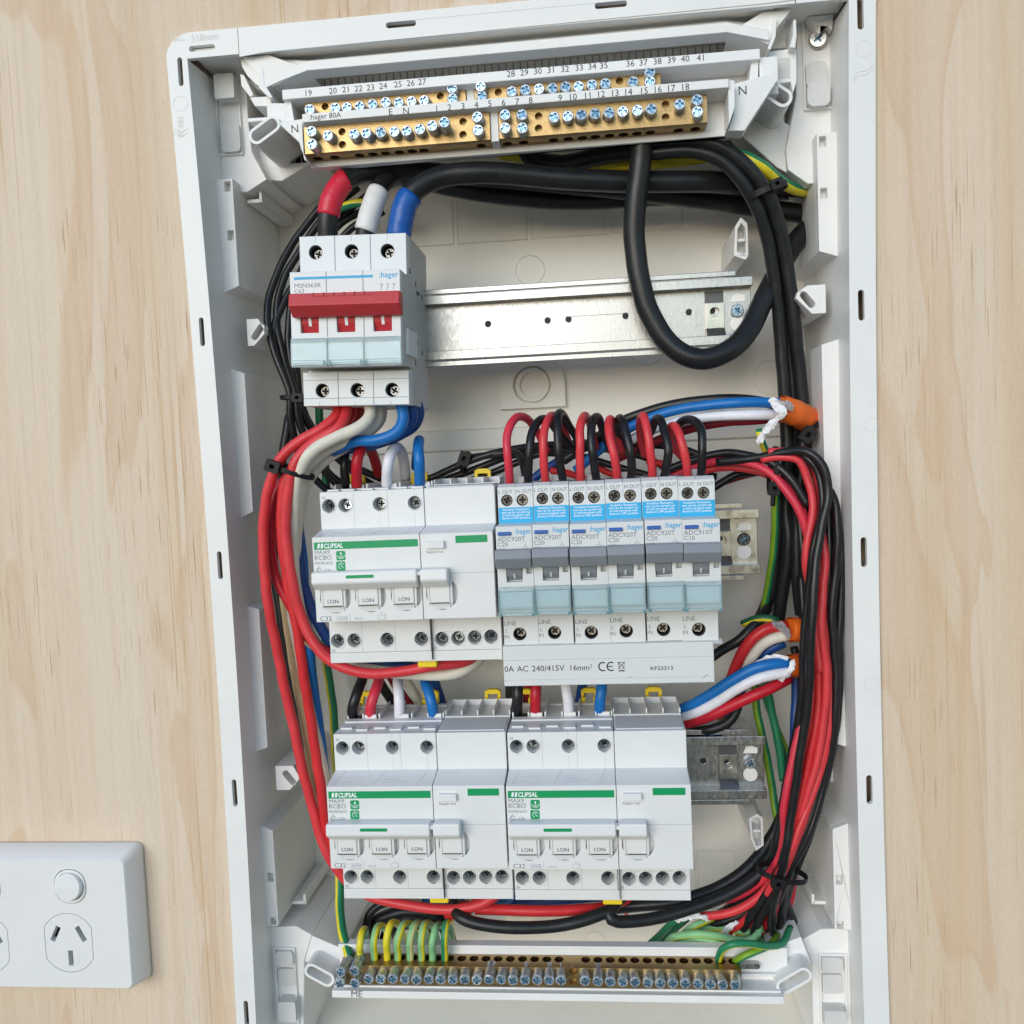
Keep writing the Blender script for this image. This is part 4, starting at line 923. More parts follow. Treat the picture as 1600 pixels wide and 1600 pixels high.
# --- six narrow grey breakers
OH=(161.9,-153.4); PH=dev_fn(OH); PW_=17.87
def grey_breaker():
    t=device('grey_breaker',OH,'','circuit breaker','row of narrow grey single-pole breakers')
    w_=PW_-0.25
    q=MB(); q.prof([(0,-38),(0,SH-9),(-1.0,SH-9),(-1,SH-9),(-19.5,SH-9),(-19.5,NO-4),(-63,NO-4),(-63,SH-9),(-81.4,SH-9),(-81.4,-38)],0,w_); q.build('body',M_HGW,t,bevel=.25)
    s1=PH(791.9,781.9,SH); s2=PH(816,781.2,SH)
    well_plate(t,'upper_terminal_shoulder',M_HGW,0,w_,-19.4,-1.2,SH,[(s1[0],s1[1],2.95),(s2[0],s2[1],2.95)],4.0,.2)
    for s in (s1,s2): put_screw(SCR_DK,s[0],s[1],SH-2.0,t)
    q=MB(); q.prof([(0.3,4),(0.3,SH-3.5),(-1.3,SH),(-1.3,4)],0,w_/2-.1); q.prof([(0.3,4),(0.3,SH-3.5),(-1.3,SH),(-1.3,4)],w_/2+.1,w_); q.build('top_bevel',M_HGW,t,bevel=.2)
    q=MB(); q.box(w_*0.48,w_*0.48+4.4,0,3.4,-12,-6); q.build('entry_collar',M_HGW,t,bevel=.4)
    q=MB(); q.box(2.6,6.2,.31,.45,-8,-2); q.box(11,15,.31,.45,-8,-2); q.build('cable_entry',M_SLOT,t)
    # blue warning label
    a=PH(778,793.7,SH); v0=-19.2; q=MB(); q.box(.15,w_-.05,v0,a[1],SH,SH+.12); q.build('warning_label',M_CYANL,t)
    q=MB()
    for k,s in enumerate(('Insulation Resistance','test can be carried out','at load terminals with','device in OFF position')):
        q.text(s,w_/2,a[1]-1.55-k*1.42,SH+.2,1.62,0.008,xs=.97,align='c')
    q.build('label_text',M_WPRINT,t)
    # nose
    lt=PH(800,889.5,NO)[1]; wx0=PH(791.5,900,NO)[0]; wx1=PH(816.5,900,NO)[0]; wb_=PH(805,909.5,NO)[1]
    q=MB(); q.prism([(0,-63.2),(w_,-63.2),(w_,-19.6),(0,-19.6)],NO-4,NO,holes=[[(wx0,wb_),(wx1,wb_),(wx1,lt+6),(wx0,lt+6)],[(w_-3.4,lt-2.4),(w_-.8,lt-2.4),(w_-.8,lt+.8),(w_-3.4,lt+.8)]]); q.build('front_plate',M_HGW,t,bevel=.25)
    q=MB(); q.prof([(-19.2,SH-1),(-19.2,SH),(-20.2,NO),(-21,NO-2),(-21,SH-1)],0,w_); q.build('sloping_step',M_HGW,t)
    q=MB(); q.prof([(lt+6,NO-4),(lt+6,NO+2),(lt,NO+1),(wb_+3.0,NO-.5),(wb_+.6,NO-3),(wb_+.6,NO-4)],wx0+.25,wx1-.2); q.build('toggle',M_GREYT,t,bevel=.3)
    q=MB(); q.prof([(lt-2.0,NO+.9),(lt-2.0,NO+1.2),(wb_+1.6,NO-1.2),(wb_+1.6,NO-2)],(wx0+wx1)/2-.45,(wx0+wx1)/2+.45); q.build('toggle_mark',M_MSW,t)
    v1=PH(800,859.5,NO+7)[1]
    q=MB(); q.prof([(v1,NO+.5),(v1+.1,NO+6.5),(v1-4,NO+8),(v1-9.2,NO+4.6),(v1-9.2,NO+.5)],-.15,w_-.35); q.build('toggle_bar',M_GREYT,t,bevel=.5)
    b0=PH(777,831,NO+1); b1=PH(798.5,838,NO+1); q=MB(); q.box(b0[0]+.1,b1[0],b1[1]+.4,b0[1]-.2,NO,NO+1.3); q.build('test_button',M_BLUEB,t,bevel=.35)
    # lid over the card
    l1=PH(800,917,NO+1)[1]; l0=PH(800,962.5,NO+1)[1]
    q=MB(); q.box(1.0,w_-1.3,l0+4.2,l1-2.6,NO,NO+.5); q.build('label_card',M_CARD,t)
    q=MB(); q.prof([(l1,NO+.6),(l1,NO+1.8),(l1-2,NO+2.5),(l0+1,NO+2.5),(l0,NO+1.2),(l0,NO+.6)],.1,w_-.1); q.build('label_cover',M_LID,t,bevel=.25)
    q=MB()
    q.box(.9,w_-.9,l1-2.2,l1-1.95,NO+2.52,NO+2.6); q.box(.9,w_-.9,l0+1.4,l0+1.6,NO+2.52,NO+2.6); q.box(.9,w_-.9,l0+3.3,l0+3.45,NO+2.52,NO+2.6)
    q.box(.25,.6,l0+1.5,l1-1,NO+2.5,NO+2.7); q.box(w_-.6,w_-.25,l0+1.5,l1-1,NO+2.5,NO+2.7); q.box(.2,1.6,l0,l0+1.2,NO+2,NO+2.8); q.box(w_-1.6,w_-.2,l0,l0+1.2,NO+2,NO+2.8)
    q.build('cover_ridge',M_LIDL,t)
    # lower shoulder
    h=PH(812.3,990.7,SH); well_plate(t,'lower_terminal_shoulder',M_HGW,0,w_,-81.2,-62,SH,[(h[0],h[1],3.35)],8.0,.2); put_screw(SCR_DK,h[0],h[1],SH-6.2,t)
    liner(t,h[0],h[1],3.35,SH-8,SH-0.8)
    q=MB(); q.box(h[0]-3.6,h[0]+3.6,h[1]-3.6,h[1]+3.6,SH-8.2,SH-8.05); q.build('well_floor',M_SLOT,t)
    d=NO+.06; q=MB(); a=PH(802,836,NO); q.text(':hager',w_-.25,a[1]+.5,d,3.6,.012,xs=.9,align='r'); q.build('blue_print',M_CYAN,t)
    q=MB(); a=PH(776.5,846.5,NO); q.text('ADC920T',a[0]+.2,a[1],d,3.1,0,xs=1.04)
    a=PH(776.5,854.3,NO); q.text('C20',a[0]+.2,a[1],d,3.0,0,xs=1.04); q.text('6000',a[0]+.3,a[1]-2.2,d,1.9,0)
    a=PH(821,856,NO); q.tube([(a[0]-2,a[1]-1,d),(a[0]-1,a[1]-1,d),(a[0]-1,a[1]+.6,d),(a[0]+1,a[1]+.6,d),(a[0]+1,a[1]-1,d),(a[0]+2,a[1]-1,d)],.08,4,cap=False); q.tube([(a[0],a[1]+.6,d),(a[0],a[1]+2,d)],.08,4,cap=False)
    a=PH(778.5,771.5,SH); q.text('L OUT',a[0],a[1],SH+.06,2.5,0); q.text('N OUT',a[0]+8.9,a[1],SH+.06,2.5,0)
    a=PH(787,977.5,SH); q.text('LINE',a[0],a[1],SH+.06,3.2,0); a=PH(789,988.5,SH); q.text('L',a[0]+.2,a[1],SH+.06,2.6,0); a=PH(788,997.5,SH); q.text('IN',a[0],a[1],SH+.06,2.6,0)
    q.box(s1[0]-.05,s1[0]+.05,-5,-1.3,SH,SH+.04); q.box(w_/2-.05,w_/2+.05,-8,-1.3,SH,SH+.04)
    q.build('printed_text',M_INK,t)
    return t
gb=grey_breaker()
gl=['first grey breaker from the left, next to the white middle-row breaker','second grey breaker from the left in the row of six','third grey breaker from the left in the row of six','fourth grey breaker from the left in the row of six','fifth grey breaker from the left, beside the last one','rightmost of the six grey breakers, the only one rated C10']
gb['label']=gl[0]
for i in range(1,6):
    c=copy_thing(gb,gl[i],B(OH[0]+i*PW_,OH[1]+(0,.25,-.1,.2,.35,.1)[i],(0,-.3,.25,0,-.2,.3)[i])); c.rotation_euler=(0,math.radians((0,.25,-.2,.15,-.3,.2)[i]),0)
    if i==5:
        for ch in c.children:
            if ch.name.startswith('printed_text'):
                w_=PW_-.25; d=NO+.06; q=MB(); a=PH(776.5,846.5,NO); q.text('ADC910T',a[0]+.2,a[1],d,3.1,0,xs=1.04)
                a=PH(776.5,854.3,NO); q.text('C10',a[0]+.2,a[1],d,3.0,0,xs=1.04); q.text('6000',a[0]+.3,a[1]-2.2,d,1.9,0)
                a=PH(778.5,771.5,SH); q.text('L OUT',a[0],a[1],SH+.06,2.5,0); q.text('N OUT',a[0]+8.9,a[1],SH+.06,2.5,0)
                a=PH(787,977.5,SH); q.text('LINE',a[0],a[1],SH+.06,3.2,0); a=PH(789,988.5,SH); q.text('L',a[0]+.2,a[1],SH+.06,2.6,0); a=PH(788,997.5,SH); q.text('IN',a[0],a[1],SH+.06,2.6,0)
                tmp=q.build('printed_text',M_INK,None,org=(0,0,0)); ch.data=tmp.data; bpy.data.objects.remove(tmp)
# comb busbar shroud below the grey breakers
t=empty('busbar_cover',(213,-245,14),'pale grey comb busbar cover with printed voltage text, clipped under the six grey breakers','busbar cover')
q=MB(); q.box(161.4,265.6,-254.6,-234.3,6,18); q.prof([(-234.0,6),(-234.0,12),(-235.6,17.4),(-236,6)],162,270.5); q.build('shroud',M_HGW,t,bevel=.4)
q=MB(); q.box(161.5,265.5,-241.6,-241.4,18,18.03); q.box(161.5,265.5,-251.6,-251.45,18,18.03); q.build('moulding_line',M_INKL,t)
q=MB(); a=W(788,1050,18.1); y=a[1]

for st_,xa,xb in (('0A',788,803),('AC',808,825),('240/415V',831,882),('16mm',889,921)):
    vs_,_f=text_mesh(st_,0.0); wd_=max(v[0] for v in vs_); A_=W(xa,1048,18.1)[0]; B_=W(xb,1048,18.1)[0]
    q.text(st_,A_,y,18.1,4.2,0,xs=(B_-A_)/(wd_*4.2))
a2=W(922,1043,18.1); q.text('2',a2[0],y+1.5,18.1,2.2,0); 
for cx,s_ in ((W(942,1043,18.1)[0],'c'),(W(955,1043,18.1)[0],'e')):
    q.tube([(cx+2*math.cos(a_),y+1.7+2.1*math.sin(a_),18.1) for a_ in [math.radians(60+i*20) for i in range(13)]],.32,4,cap=False)
    if s_=='e': q.box(cx-1.7,cx+.6,y+1.5,y+1.95,18,18.15)
cx=W(971,1040,18.1)[0]; q.tube([(cx-1.5,y+3.6,18.1),(cx-1,y+.6,18.1),(cx+1,y+.6,18.1),(cx+1.4,y+3.6,18.1),(cx-1.5,y+3.6,18.1)],.15,4,cap=False); q.tube([(cx-1.8,y+4,18.1),(cx+1.8,y+.3,18.1)],.13,4,cap=False); q.tube([(cx+1.8,y+4,18.1),(cx-1.8,y+.3,18.1)],.13,4,cap=False); q.box(cx-1.5,cx+1.5,y-.9,y-.3,18,18.15)
a=W(1016,1047,18.1); q.text('KF23313',a[0],a[1],18.1,2.5,.01,xs=1.25)
q.build('printed_text',M_BLK,t)
q=MB(); a=W(1098,1060,18.1); q.tube([(a[0],a[1],18.05),(a[0]+1.5,a[1]+1.3,18.05),(a[0]+2.6,a[1]+2,18.05)],.12,4,cap=False); a=W(980,1060,18.1); q.tube([(a[0],a[1],18.05),(a[0]+2.5,a[1]+1,18.05)],.07,4,cap=False); q.build('scuff_marks',M_INK,t)
# ------------------------------------------------------------------ cables, each one a thing; points are picture position + depth
NAMES={'k':'black','K':'black','r':'red','s':'coral','c':'crimson','p':'pink','d':'dark red','w':'white','i':'ivory','t':'tan','b':'blue','n':'navy'}
def pts3(P): return [W(*p) for p in P]
def cable(key,r,P,label,group=None,name='cable',n=12,twist=0.0,step=2.2,st=(0.22,0.5)):
    pts=spline(pts3(P),step); ph=random.uniform(0,6); am=0.07*r if r<2.8 else 0.035*r if r<4 else 0.02*r
    for i_ in range(2,len(pts)-2): pts[i_]=pts[i_]+Vector((math.sin(i_*.31+ph)+.6*math.sin(i_*.83+ph*2),.7*math.sin(i_*.37+ph*3),math.sin(i_*.29+ph*1.7)))*am*min(1,(i_-1)/6,(len(pts)-2-i_)/6)
    q=MB(); mats=[C[key[0]]]; stripe=None
    if len(key)==2: mats=[C[key[0]],C[key[1]]]; stripe=set(range(int(n*st[0]),int(round(n*st[1]))))
    q.tube(pts,r,n,stripe=stripe,twist=twist)
    ob=q.build(name,mats,None,org=tuple(pts[0]),merge=False)
    set_tags(ob,label,'cable',group); return ob
def sleeve(par,mt,P,r,name='tape'):
    pts=spline(pts3(P),1.5); q=MB(); rr=[r*(1+0.012*math.sin(i*1.7)+0.012*random.uniform(-1,1)) for i in range(len(pts))]
    q.tube(pts,rr,18); return q.build(name,mt,par,org=None,merge=False)
# --- incoming mains
m1=cable('K',5.3,[(513,378,-8),(512,345,-6),(516,318,-6),(532,288,-8),(565,270,-14),(620,266,-22),(700,272,-30),(800,281,-36),(900,290,-40),(1000,300,-44),(1120,315,-52),(1280,338,-62)],'heavy black mains cable with the red tape sleeve, above the left switch pole','mains cables of the main switch',name='mains_cable',n=20)
sleeve(m1,C['R'],[(513,337,-6),(518,313,-6),(533,287,-8),(541,281,-9)],5.85)
m2=cable('K',5.0,[(569,378,-8),(573,350,-7),(583,318,-8),(597,288,-14),(628,276,-26),(700,292,-38),(800,308,-44),(900,315,-48),(1000,310,-50),(1140,300,-60),(1280,298,-68)],'heavy black mains cable with the white tape sleeve, above the middle switch pole','mains cables of the main switch',name='mains_cable',n=20)
sleeve(m2,C['Wt'],[(571,361,-7),(578,335,-7),(586,312,-9),(592,299,-11)],5.75)
m3=cable('K',5.6,[(623,378,-6),(626,350,-4),(632,322,-4),(650,296,-5),(690,276,-8),(745,270,-10),(820,274,-14),(900,281,-18),(1000,284,-24),(1100,284,-30),(1200,290,-44),(1285,292,-58)],'heavy black mains cable with the blue tape sleeve, above the right switch pole','mains cables of the main switch',name='mains_cable',n=20)
sleeve(m3,C['Bt'],[(623,370,-5),(627,345,-4),(633,320,-4),(642,306,-5)],6.35)
cable('K',5.6,[(1003,205,-10),(1001,250,-12),(994,310,-14),(991,370,-16),(998,430,-17),(1015,490,-18),(1048,540,-18),(1092,561,-18),(1135,550,-20),(1170,515,-26),(1200,455,-36),(1232,395,-48),(1262,358,-56),(1290,340,-64)],'heavy black cable hanging in a big loop in front of the bare rail',name='mains_cable',n=22)
cable('gy',3.1,[(780,240,-30),(880,252,-34),(980,257,-36),(1070,250,-30),(1140,240,-22),(1185,256,-18),(1215,280,-26),(1245,296,-40),(1290,302,-58)],'thick green and yellow earth cable arching under the neutral bars to the right wall',n=20,twist=0.0,st=(0.2,0.58))
cable('K',4.6,[(820,232,-22),(835,250,-26),(880,256,-30),(960,240,-26),(1060,230,-20),(1120,238,-18)],'short heavy black cable curled just below the neutral bar',n=16)
GV='black cables running down the right side'
V=[[(1010,222,-14),(1080,218,-12),(1130,232,-12),(1170,262,-14),(1200,305,-18),(1219,360,-24),(1232,430,-30),(1243,520,-36),(1252,610,-42),(1256,690,-44),(1248,780,-44),(1245,880,-44),(1252,960,-46)],
   [(1010,240,-16),(1080,236,-14),(1125,250,-14),(1158,282,-16),(1183,325,-20),(1201,380,-26),(1212,450,-32),(1220,530,-38),(1226,620,-42),(1230,700,-44),(1228,790,-46),(1232,850,-46),(1222,930,-50),(1214,985,-54)],
   [(1090,222,-24),(1150,258,-26),(1186,305,-28),(1206,360,-32),(1220,430,-36),(1228,520,-42),(1238,610,-46),(1240,700,-50),(1222,790,-52),(1213,870,-54),(1203,930,-56),(1184,975,-60)],
   [(1130,225,-30),(1180,275,-32),(1212,335,-34),(1226,400,-38),(1238,500,-42),(1246,600,-48),(1258,700,-50),(1264,800,-52),(1268,900,-54),(1268,1000,-54),(1266,1100,-50)]]
for i,(p,l) in enumerate(zip(V,('outermost black cable curving down the right side from the neutral bars','inner black cable curving down the right side towards the middle orange sheath','black cable behind the others, dropping to the left beside the green wire','black cable at the back of the right-hand bundle, close to the side wall'))):
    cable('K',3.5,p,l,GV,n=16)
# --- thin black wires left of the main switch
GL='thin black wires looping left of the main switch'
for p,l in (([(545,285,-50),(500,325,-48),(458,380,-44),(424,450,-38),(418,500,-34),(432,560,-32),(452,612,-32),(455,660,-34),(470,715,-40),(505,760,-46),(560,790,-52)],'leftmost thin black wire bowing out beside the side wall'),
            ([(560,292,-52),(510,335,-50),(470,390,-46),(442,440,-42),(432,500,-38),(445,565,-36),(460,612,-34),(468,660,-36),(492,715,-42),(540,770,-50),(590,790,-55)],'second thin black wire from the side wall'),
            ([(575,305,-54),(525,345,-52),(482,400,-48),(458,460,-44),(450,530,-40),(458,590,-38),(462,640,-38),(480,690,-42),(520,745,-50),(580,780,-55)],'third thin black wire from the side wall'),
            ([(590,318,-56),(530,352,-54),(476,420,-46),(440,480,-40),(428,530,-36),(452,600,-36),(474,650,-40),(510,700,-46),(570,750,-52),(620,775,-55)],'thin black wire crossing the others left of the red toggle'),
            ([(600,330,-58),(545,360,-56),(492,430,-52),(470,500,-48),(464,560,-44),(468,620,-42),(490,670,-46),(540,720,-52),(610,755,-56)],'thin black wire nearest to the main switch')):
    cable('k',2.15,p,l,GL)
cable('gy',2.3,[(590,318,-40),(555,318,-42),(525,330,-46),(500,356,-52)],'thin green and yellow wire peeping out between the red and white tape',twist=0.05)
cable('og',2.4,[(498,625,-52),(500,660,-54),(507,720,-58),(512,800,-60),(512,900,-60)],'dark green wire straight below the left edge of the main switch')
# --- supply tails of the main switch
GR='red, white and blue tails tied together on the left side'
cable('s',2.75,[(528,628,-2),(526,648,2),(505,668,6),(470,688,8),(440,715,8),(420,760,6),(412,820,4),(413,890,2),(422,960,0),(438,1040,-4),(457,1130,-8),(475,1210,-10),(493,1280,-12),(513,1335,-12),(540,1375,-14),(580,1400,-14),(640,1415,-12),(700,1421,-10),(745,1415,-10),(775,1400,-10)],'leftmost bright red cable, running the full left side from main switch to bottom row',GR,n=16)
cable('s',2.75,[(542,628,0),(540,648,4),(528,668,10),(490,692,12),(462,722,14),(450,770,12),(447,830,10),(455,900,8),(470,960,6),(492,1008,6),(525,1038,6),(575,1052,6),(630,1049,4),(680,1040,2),(725,1034,-6),(745,1022,-14),(752,1005,-24)],'bright red cable that turns right under the middle white breaker',GR,n=16)
cable('r',2.7,[(548,628,-10),(548,650,-8),(520,680,0),(478,712,4),(446,752,6),(440,830,4),(448,900,2),(462,970,0),(474,1050,-2),(488,1140,-6),(500,1220,-8),(510,1290,-12),(530,1345,-14),(560,1380,-18)],'red cable just right of the leftmost one, running down to the bottom row',GR,n=16)
cable('c',2.7,[(556,628,-14),(556,655,-14),(520,690,-10),(470,726,-6),(430,775,-4),(424,840,-4),(431,900,-6),(458,955,-6),(486,1000,-8),(520,1022,-12),(560,1030,-16)],'crimson cable in the middle of the left bundle, ending under the middle white breaker',GR,n=16)
cable('i',3.1,[(577,628,2),(578,650,6),(560,668,10),(520,685,12),(488,705,14),(466,740,12),(458,800,6),(458,870,0),(466,940,-8),(490,1000,-14),(530,1034,-12),(590,1048,-8),(660,1054,-6),(710,1052,-6),(742,1036,-12),(755,1018,-20),(758,1000,-28)],'ivory cable from the main switch, second layer of the left bundle',GR,n=16)
cable('i',2.9,[(590,628,-4),(590,655,-2),(570,675,0),(530,693,2),(498,712,2),(474,745,0),(466,800,-4),(462,880,-10),(456,950,-14),(466,1010,-16),(482,1100,-16),(500,1180,-18),(518,1260,-22)],'older ivory cable under the bright one in the left bundle',GR,n=16)
cable('t',2.6,[(456,930,-12),(468,985,-14),(490,1008,-16),(520,1026,-18)],'short tan cable curving behind the red ones at mid height',GR)
cable('t',2.4,[(440,900,-16),(452,1000,-16),(468,1090,-16),(486,1190,-18),(502,1260,-20)],'tan cable visible between the two lower red cables',GR)
cable('i',2.9,[(596,622,-12),(592,660,-10),(545,695,-8),(505,722,-6),(476,765,-8),(462,850,-12),(454,930,-16),(462,1020,-18),(478,1110,-20),(498,1200,-22),(518,1290,-24),(548,1370,-24),(600,1400,-24),(660,1408,-24)],'cream cable running down beside the red ones to the left bottom breaker',GR,n=16)
cable('b',2.9,[(462,770,-30),(464,810,-26),(472,870,-20),(478,960,-20),(488,1060,-22),(500,1150,-24),(512,1240,-26),(530,1330,-26),(570,1385,-26),(640,1402,-26),(700,1404,-28)],'blue cable running down behind the red ones to the left bottom breaker',GR,n=16)
cable('b',3.0,[(626,628,2),(630,655,4),(618,676,6),(588,688,6),(555,690,2),(520,705,-4)],'bright blue cable looping below the right pole of the main switch',GR,n=16)
cable('n',3.0,[(636,600,-10),(640,628,-6),(644,650,-6),(630,676,-8),(585,694,-10),(530,705,-10),(490,730,-10),(468,780,-10),(466,850,-10),(476,920,-12),(498,975,-12),(524,1008,-14),(570,1032,-18),(660,1044,-20),(740,1040,-22)],'dark blue cable passing behind the red ones left of the middle white breaker',GR,n=16)
cable('n',2.8,[(645,600,-22),(652,630,-18),(655,650,-18),(640,672,-20),(590,690,-22),(540,695,-24)],'navy cable tucked behind the blue one below the main switch',GR,n=14)
cable('n',2.8,[(484,1090,-24),(492,1180,-24),(505,1260,-26),(520,1320,-28)],'dark blue cable low on the left, behind the red ones')
cable('K',2.6,[(452,650,-40),(440,720,-34),(430,800,-30),(428,880,-28),(438,960,-28),(447,1010,-30),(460,1080,-32),(478,1170,-34),(494,1240,-36),(520,1320,-38),(570,1380,-44)],'black cable seen between the tan and red cables on the left')
cable('r',3.0,[(568,625,-20),(572,648,-22),(560,668,-22),(530,686,-20),(500,704,-18)],'dull red tail behind the first two under the main switch',n=14)
cable('gy',2.6,[(505,1000,-62),(514,1060,-62),(522,1130,-60),(527,1220,-58),(530,1320,-50),(531,1400,-38),(534,1450,-24),(546,1496,-8)],'green and yellow earth wire running down the left edge to the earth bar',n=14,st=(0.3,0.6))
# --- outgoing loops of the middle white breaker
GT='short coloured leads entering the middle white breaker from above'
cable('k',2.5,[(541,760,-16),(538,730,-10),(540,705,-14),(556,688,-26),(580,690,-40)],'black lead into the first pole of the middle white breaker',GT)
cable('c',2.9,[(558,760,-12),(557,728,-4),(562,706,-6),(572,698,-16),(582,708,-28),(592,742,-44)],'red lead arching into the middle white breaker',GT,n=16)
cable('w',2.9,[(604,758,-12),(606,728,-4),(613,704,-8),(622,700,-20),(630,716,-34),(634,748,-46)],'white lead arching into the middle white breaker',GT,n=16)
cable('b',2.9,[(656,756,-12),(655,722,-4),(654,698,-8),(655,688,-20),(653,700,-34),(650,730,-46)],'blue lead arching into the middle white breaker',GT,n=16)
GB='leads entering the bottom-row white breakers from above'
for k,x,x2,l in (('k',551,566,'black lead into the first pole of the left bottom white breaker'),('p',579,592,'pink-red lead into the left bottom white breaker'),('w',624,622,'white lead into the left bottom white breaker'),('b',676,664,'blue lead into the left bottom white breaker')):
    cable(k,2.9,[(x,1128,-18),(x,1105,-12),((x+x2)/2,1082,-14),(x2,1062,-24),(x2+3,1040,-40)],l,GB,n=16)
for k,x,x2,l in (('k',808,810,'black lead dropping from behind the busbar cover'),('c',837,838,'red lead dropping from behind the busbar cover'),('w',888,882,'white lead dropping from behind the busbar cover'),('b',937,942,'blue lead dropping from behind the busbar cover')):
    cable(k,2.9,[(x,1122,-18),(x,1100,-12),((x+x2)/2,1078,-12),(x2,1055,-18),(x2,1035,-24)],l,GB,n=16)
for k,P,l in (('k',[(590,1060,-40),(602,1080,-44),(622,1110,-50)],'black lead behind the pink one in the gap above the left bottom breaker'),
    ('d',[(610,1055,-46),(628,1085,-50),(650,1115,-54)],'dark red lead far back above the left bottom breaker'),
    ('i',[(628,1052,-44),(645,1080,-50),(662,1112,-54)],'ivory lead far back above the left bottom breaker'),
    ('n',[(676,1055,-46),(686,1085,-50),(696,1115,-54)],'navy lead far back beside the blue one above the bottom row'),
    ('K',[(796,1050,-40),(797,1085,-44),(798,1115,-48)],'black lead far back left of the one dropping behind the busbar cover'),
    ('d',[(826,1050,-44),(825,1085,-46),(824,1115,-50)],'dark red lead far back behind the busbar cover'),
    ('n',[(912,1050,-42),(908,1085,-46),(900,1115,-50)],'navy lead far back between the white and blue ones')):
    cable(k,2.8,P,l)
# --- loops of the grey breakers
GO='red and black loops above the grey breakers'
ordn=('first','second','third','fourth','fifth','sixth')
RED=[[(797,765,-8),(796,745,2),(793,710,6),(793,680,4),(800,660,0),(812,651,-8),(826,657,-18),(840,675,-30),(855,705,-42)],
     [(854,762,-8),(852,742,2),(849,705,6),(850,675,4),(856,656,-2),(864,649,-12),(874,658,-24),(888,690,-38)],
     [(908,759,-8),(907,740,2),(907,700,6),(906,672,4),(909,656,-2),(914,650,-12),(922,662,-26),(930,700,-40)],
     [(964,757,-8),(964,738,2),(960,710,6),(953,685,4),(951,665,0),(953,655,-8),(960,668,-22),(972,706,-38)],
     [(1019,754,-8),(1019,735,2),(1015,700,6),(1010,668,4),(1006,650,-2),(1001,656,-14),(1000,680,-28),(1008,712,-40)],
     [(1075,752,-8),(1074,735,2),(1069,706,6),(1061,680,4),(1054,666,-2),(1047,672,-14),(1052,698,-30),(1075,722,-42)]]
BLK=[[(825,763,-8),(825,742,2),(827,705,6),(832,675,3),(843,657,-4),(856,657,-14),(872,675,-28),(900,706,-42)],
     [(881,760,-8),(878,740,2),(873,705,6),(871,670,4),(871,650,-2),(878,646,-10),(890,666,-24),(910,700,-40)],
     [(933,757,-8),(930,738,2),(926,705,6),(924,672,3),(928,654,-4),(935,653,-14),(942,672,-28),(955,705,-42)],
     [(984,755,-8),(987,735,2),(986,708,6),(979,680,4),(972,657,-2),(966,656,-12),(966,680,-28),(985,708,-42)],
     [(1036,752,-8),(1040,733,2),(1044,705,6),(1040,678,3),(1032,656,-4),(1024,657,-14),(1014,680,-28),(1000,705,-42)],
     [(1095,750,-8),(1096,730,2),(1097,700,5),(1095,672,2),(1084,657,-6),(1066,658,-16),(1055,676,-28),(1065,705,-40),(1095,722,-46)]]
for i in range(6):
    cable('s' if i else 'p',2.2,RED[i],'%s red wire loop from the left, above the grey breakers'%ordn[i],GO,n=14)
    cable('k',2.2,BLK[i],'%s black wire loop from the left, above the grey breakers'%ordn[i],GO,n=14)
GH='wires running level behind the loops'
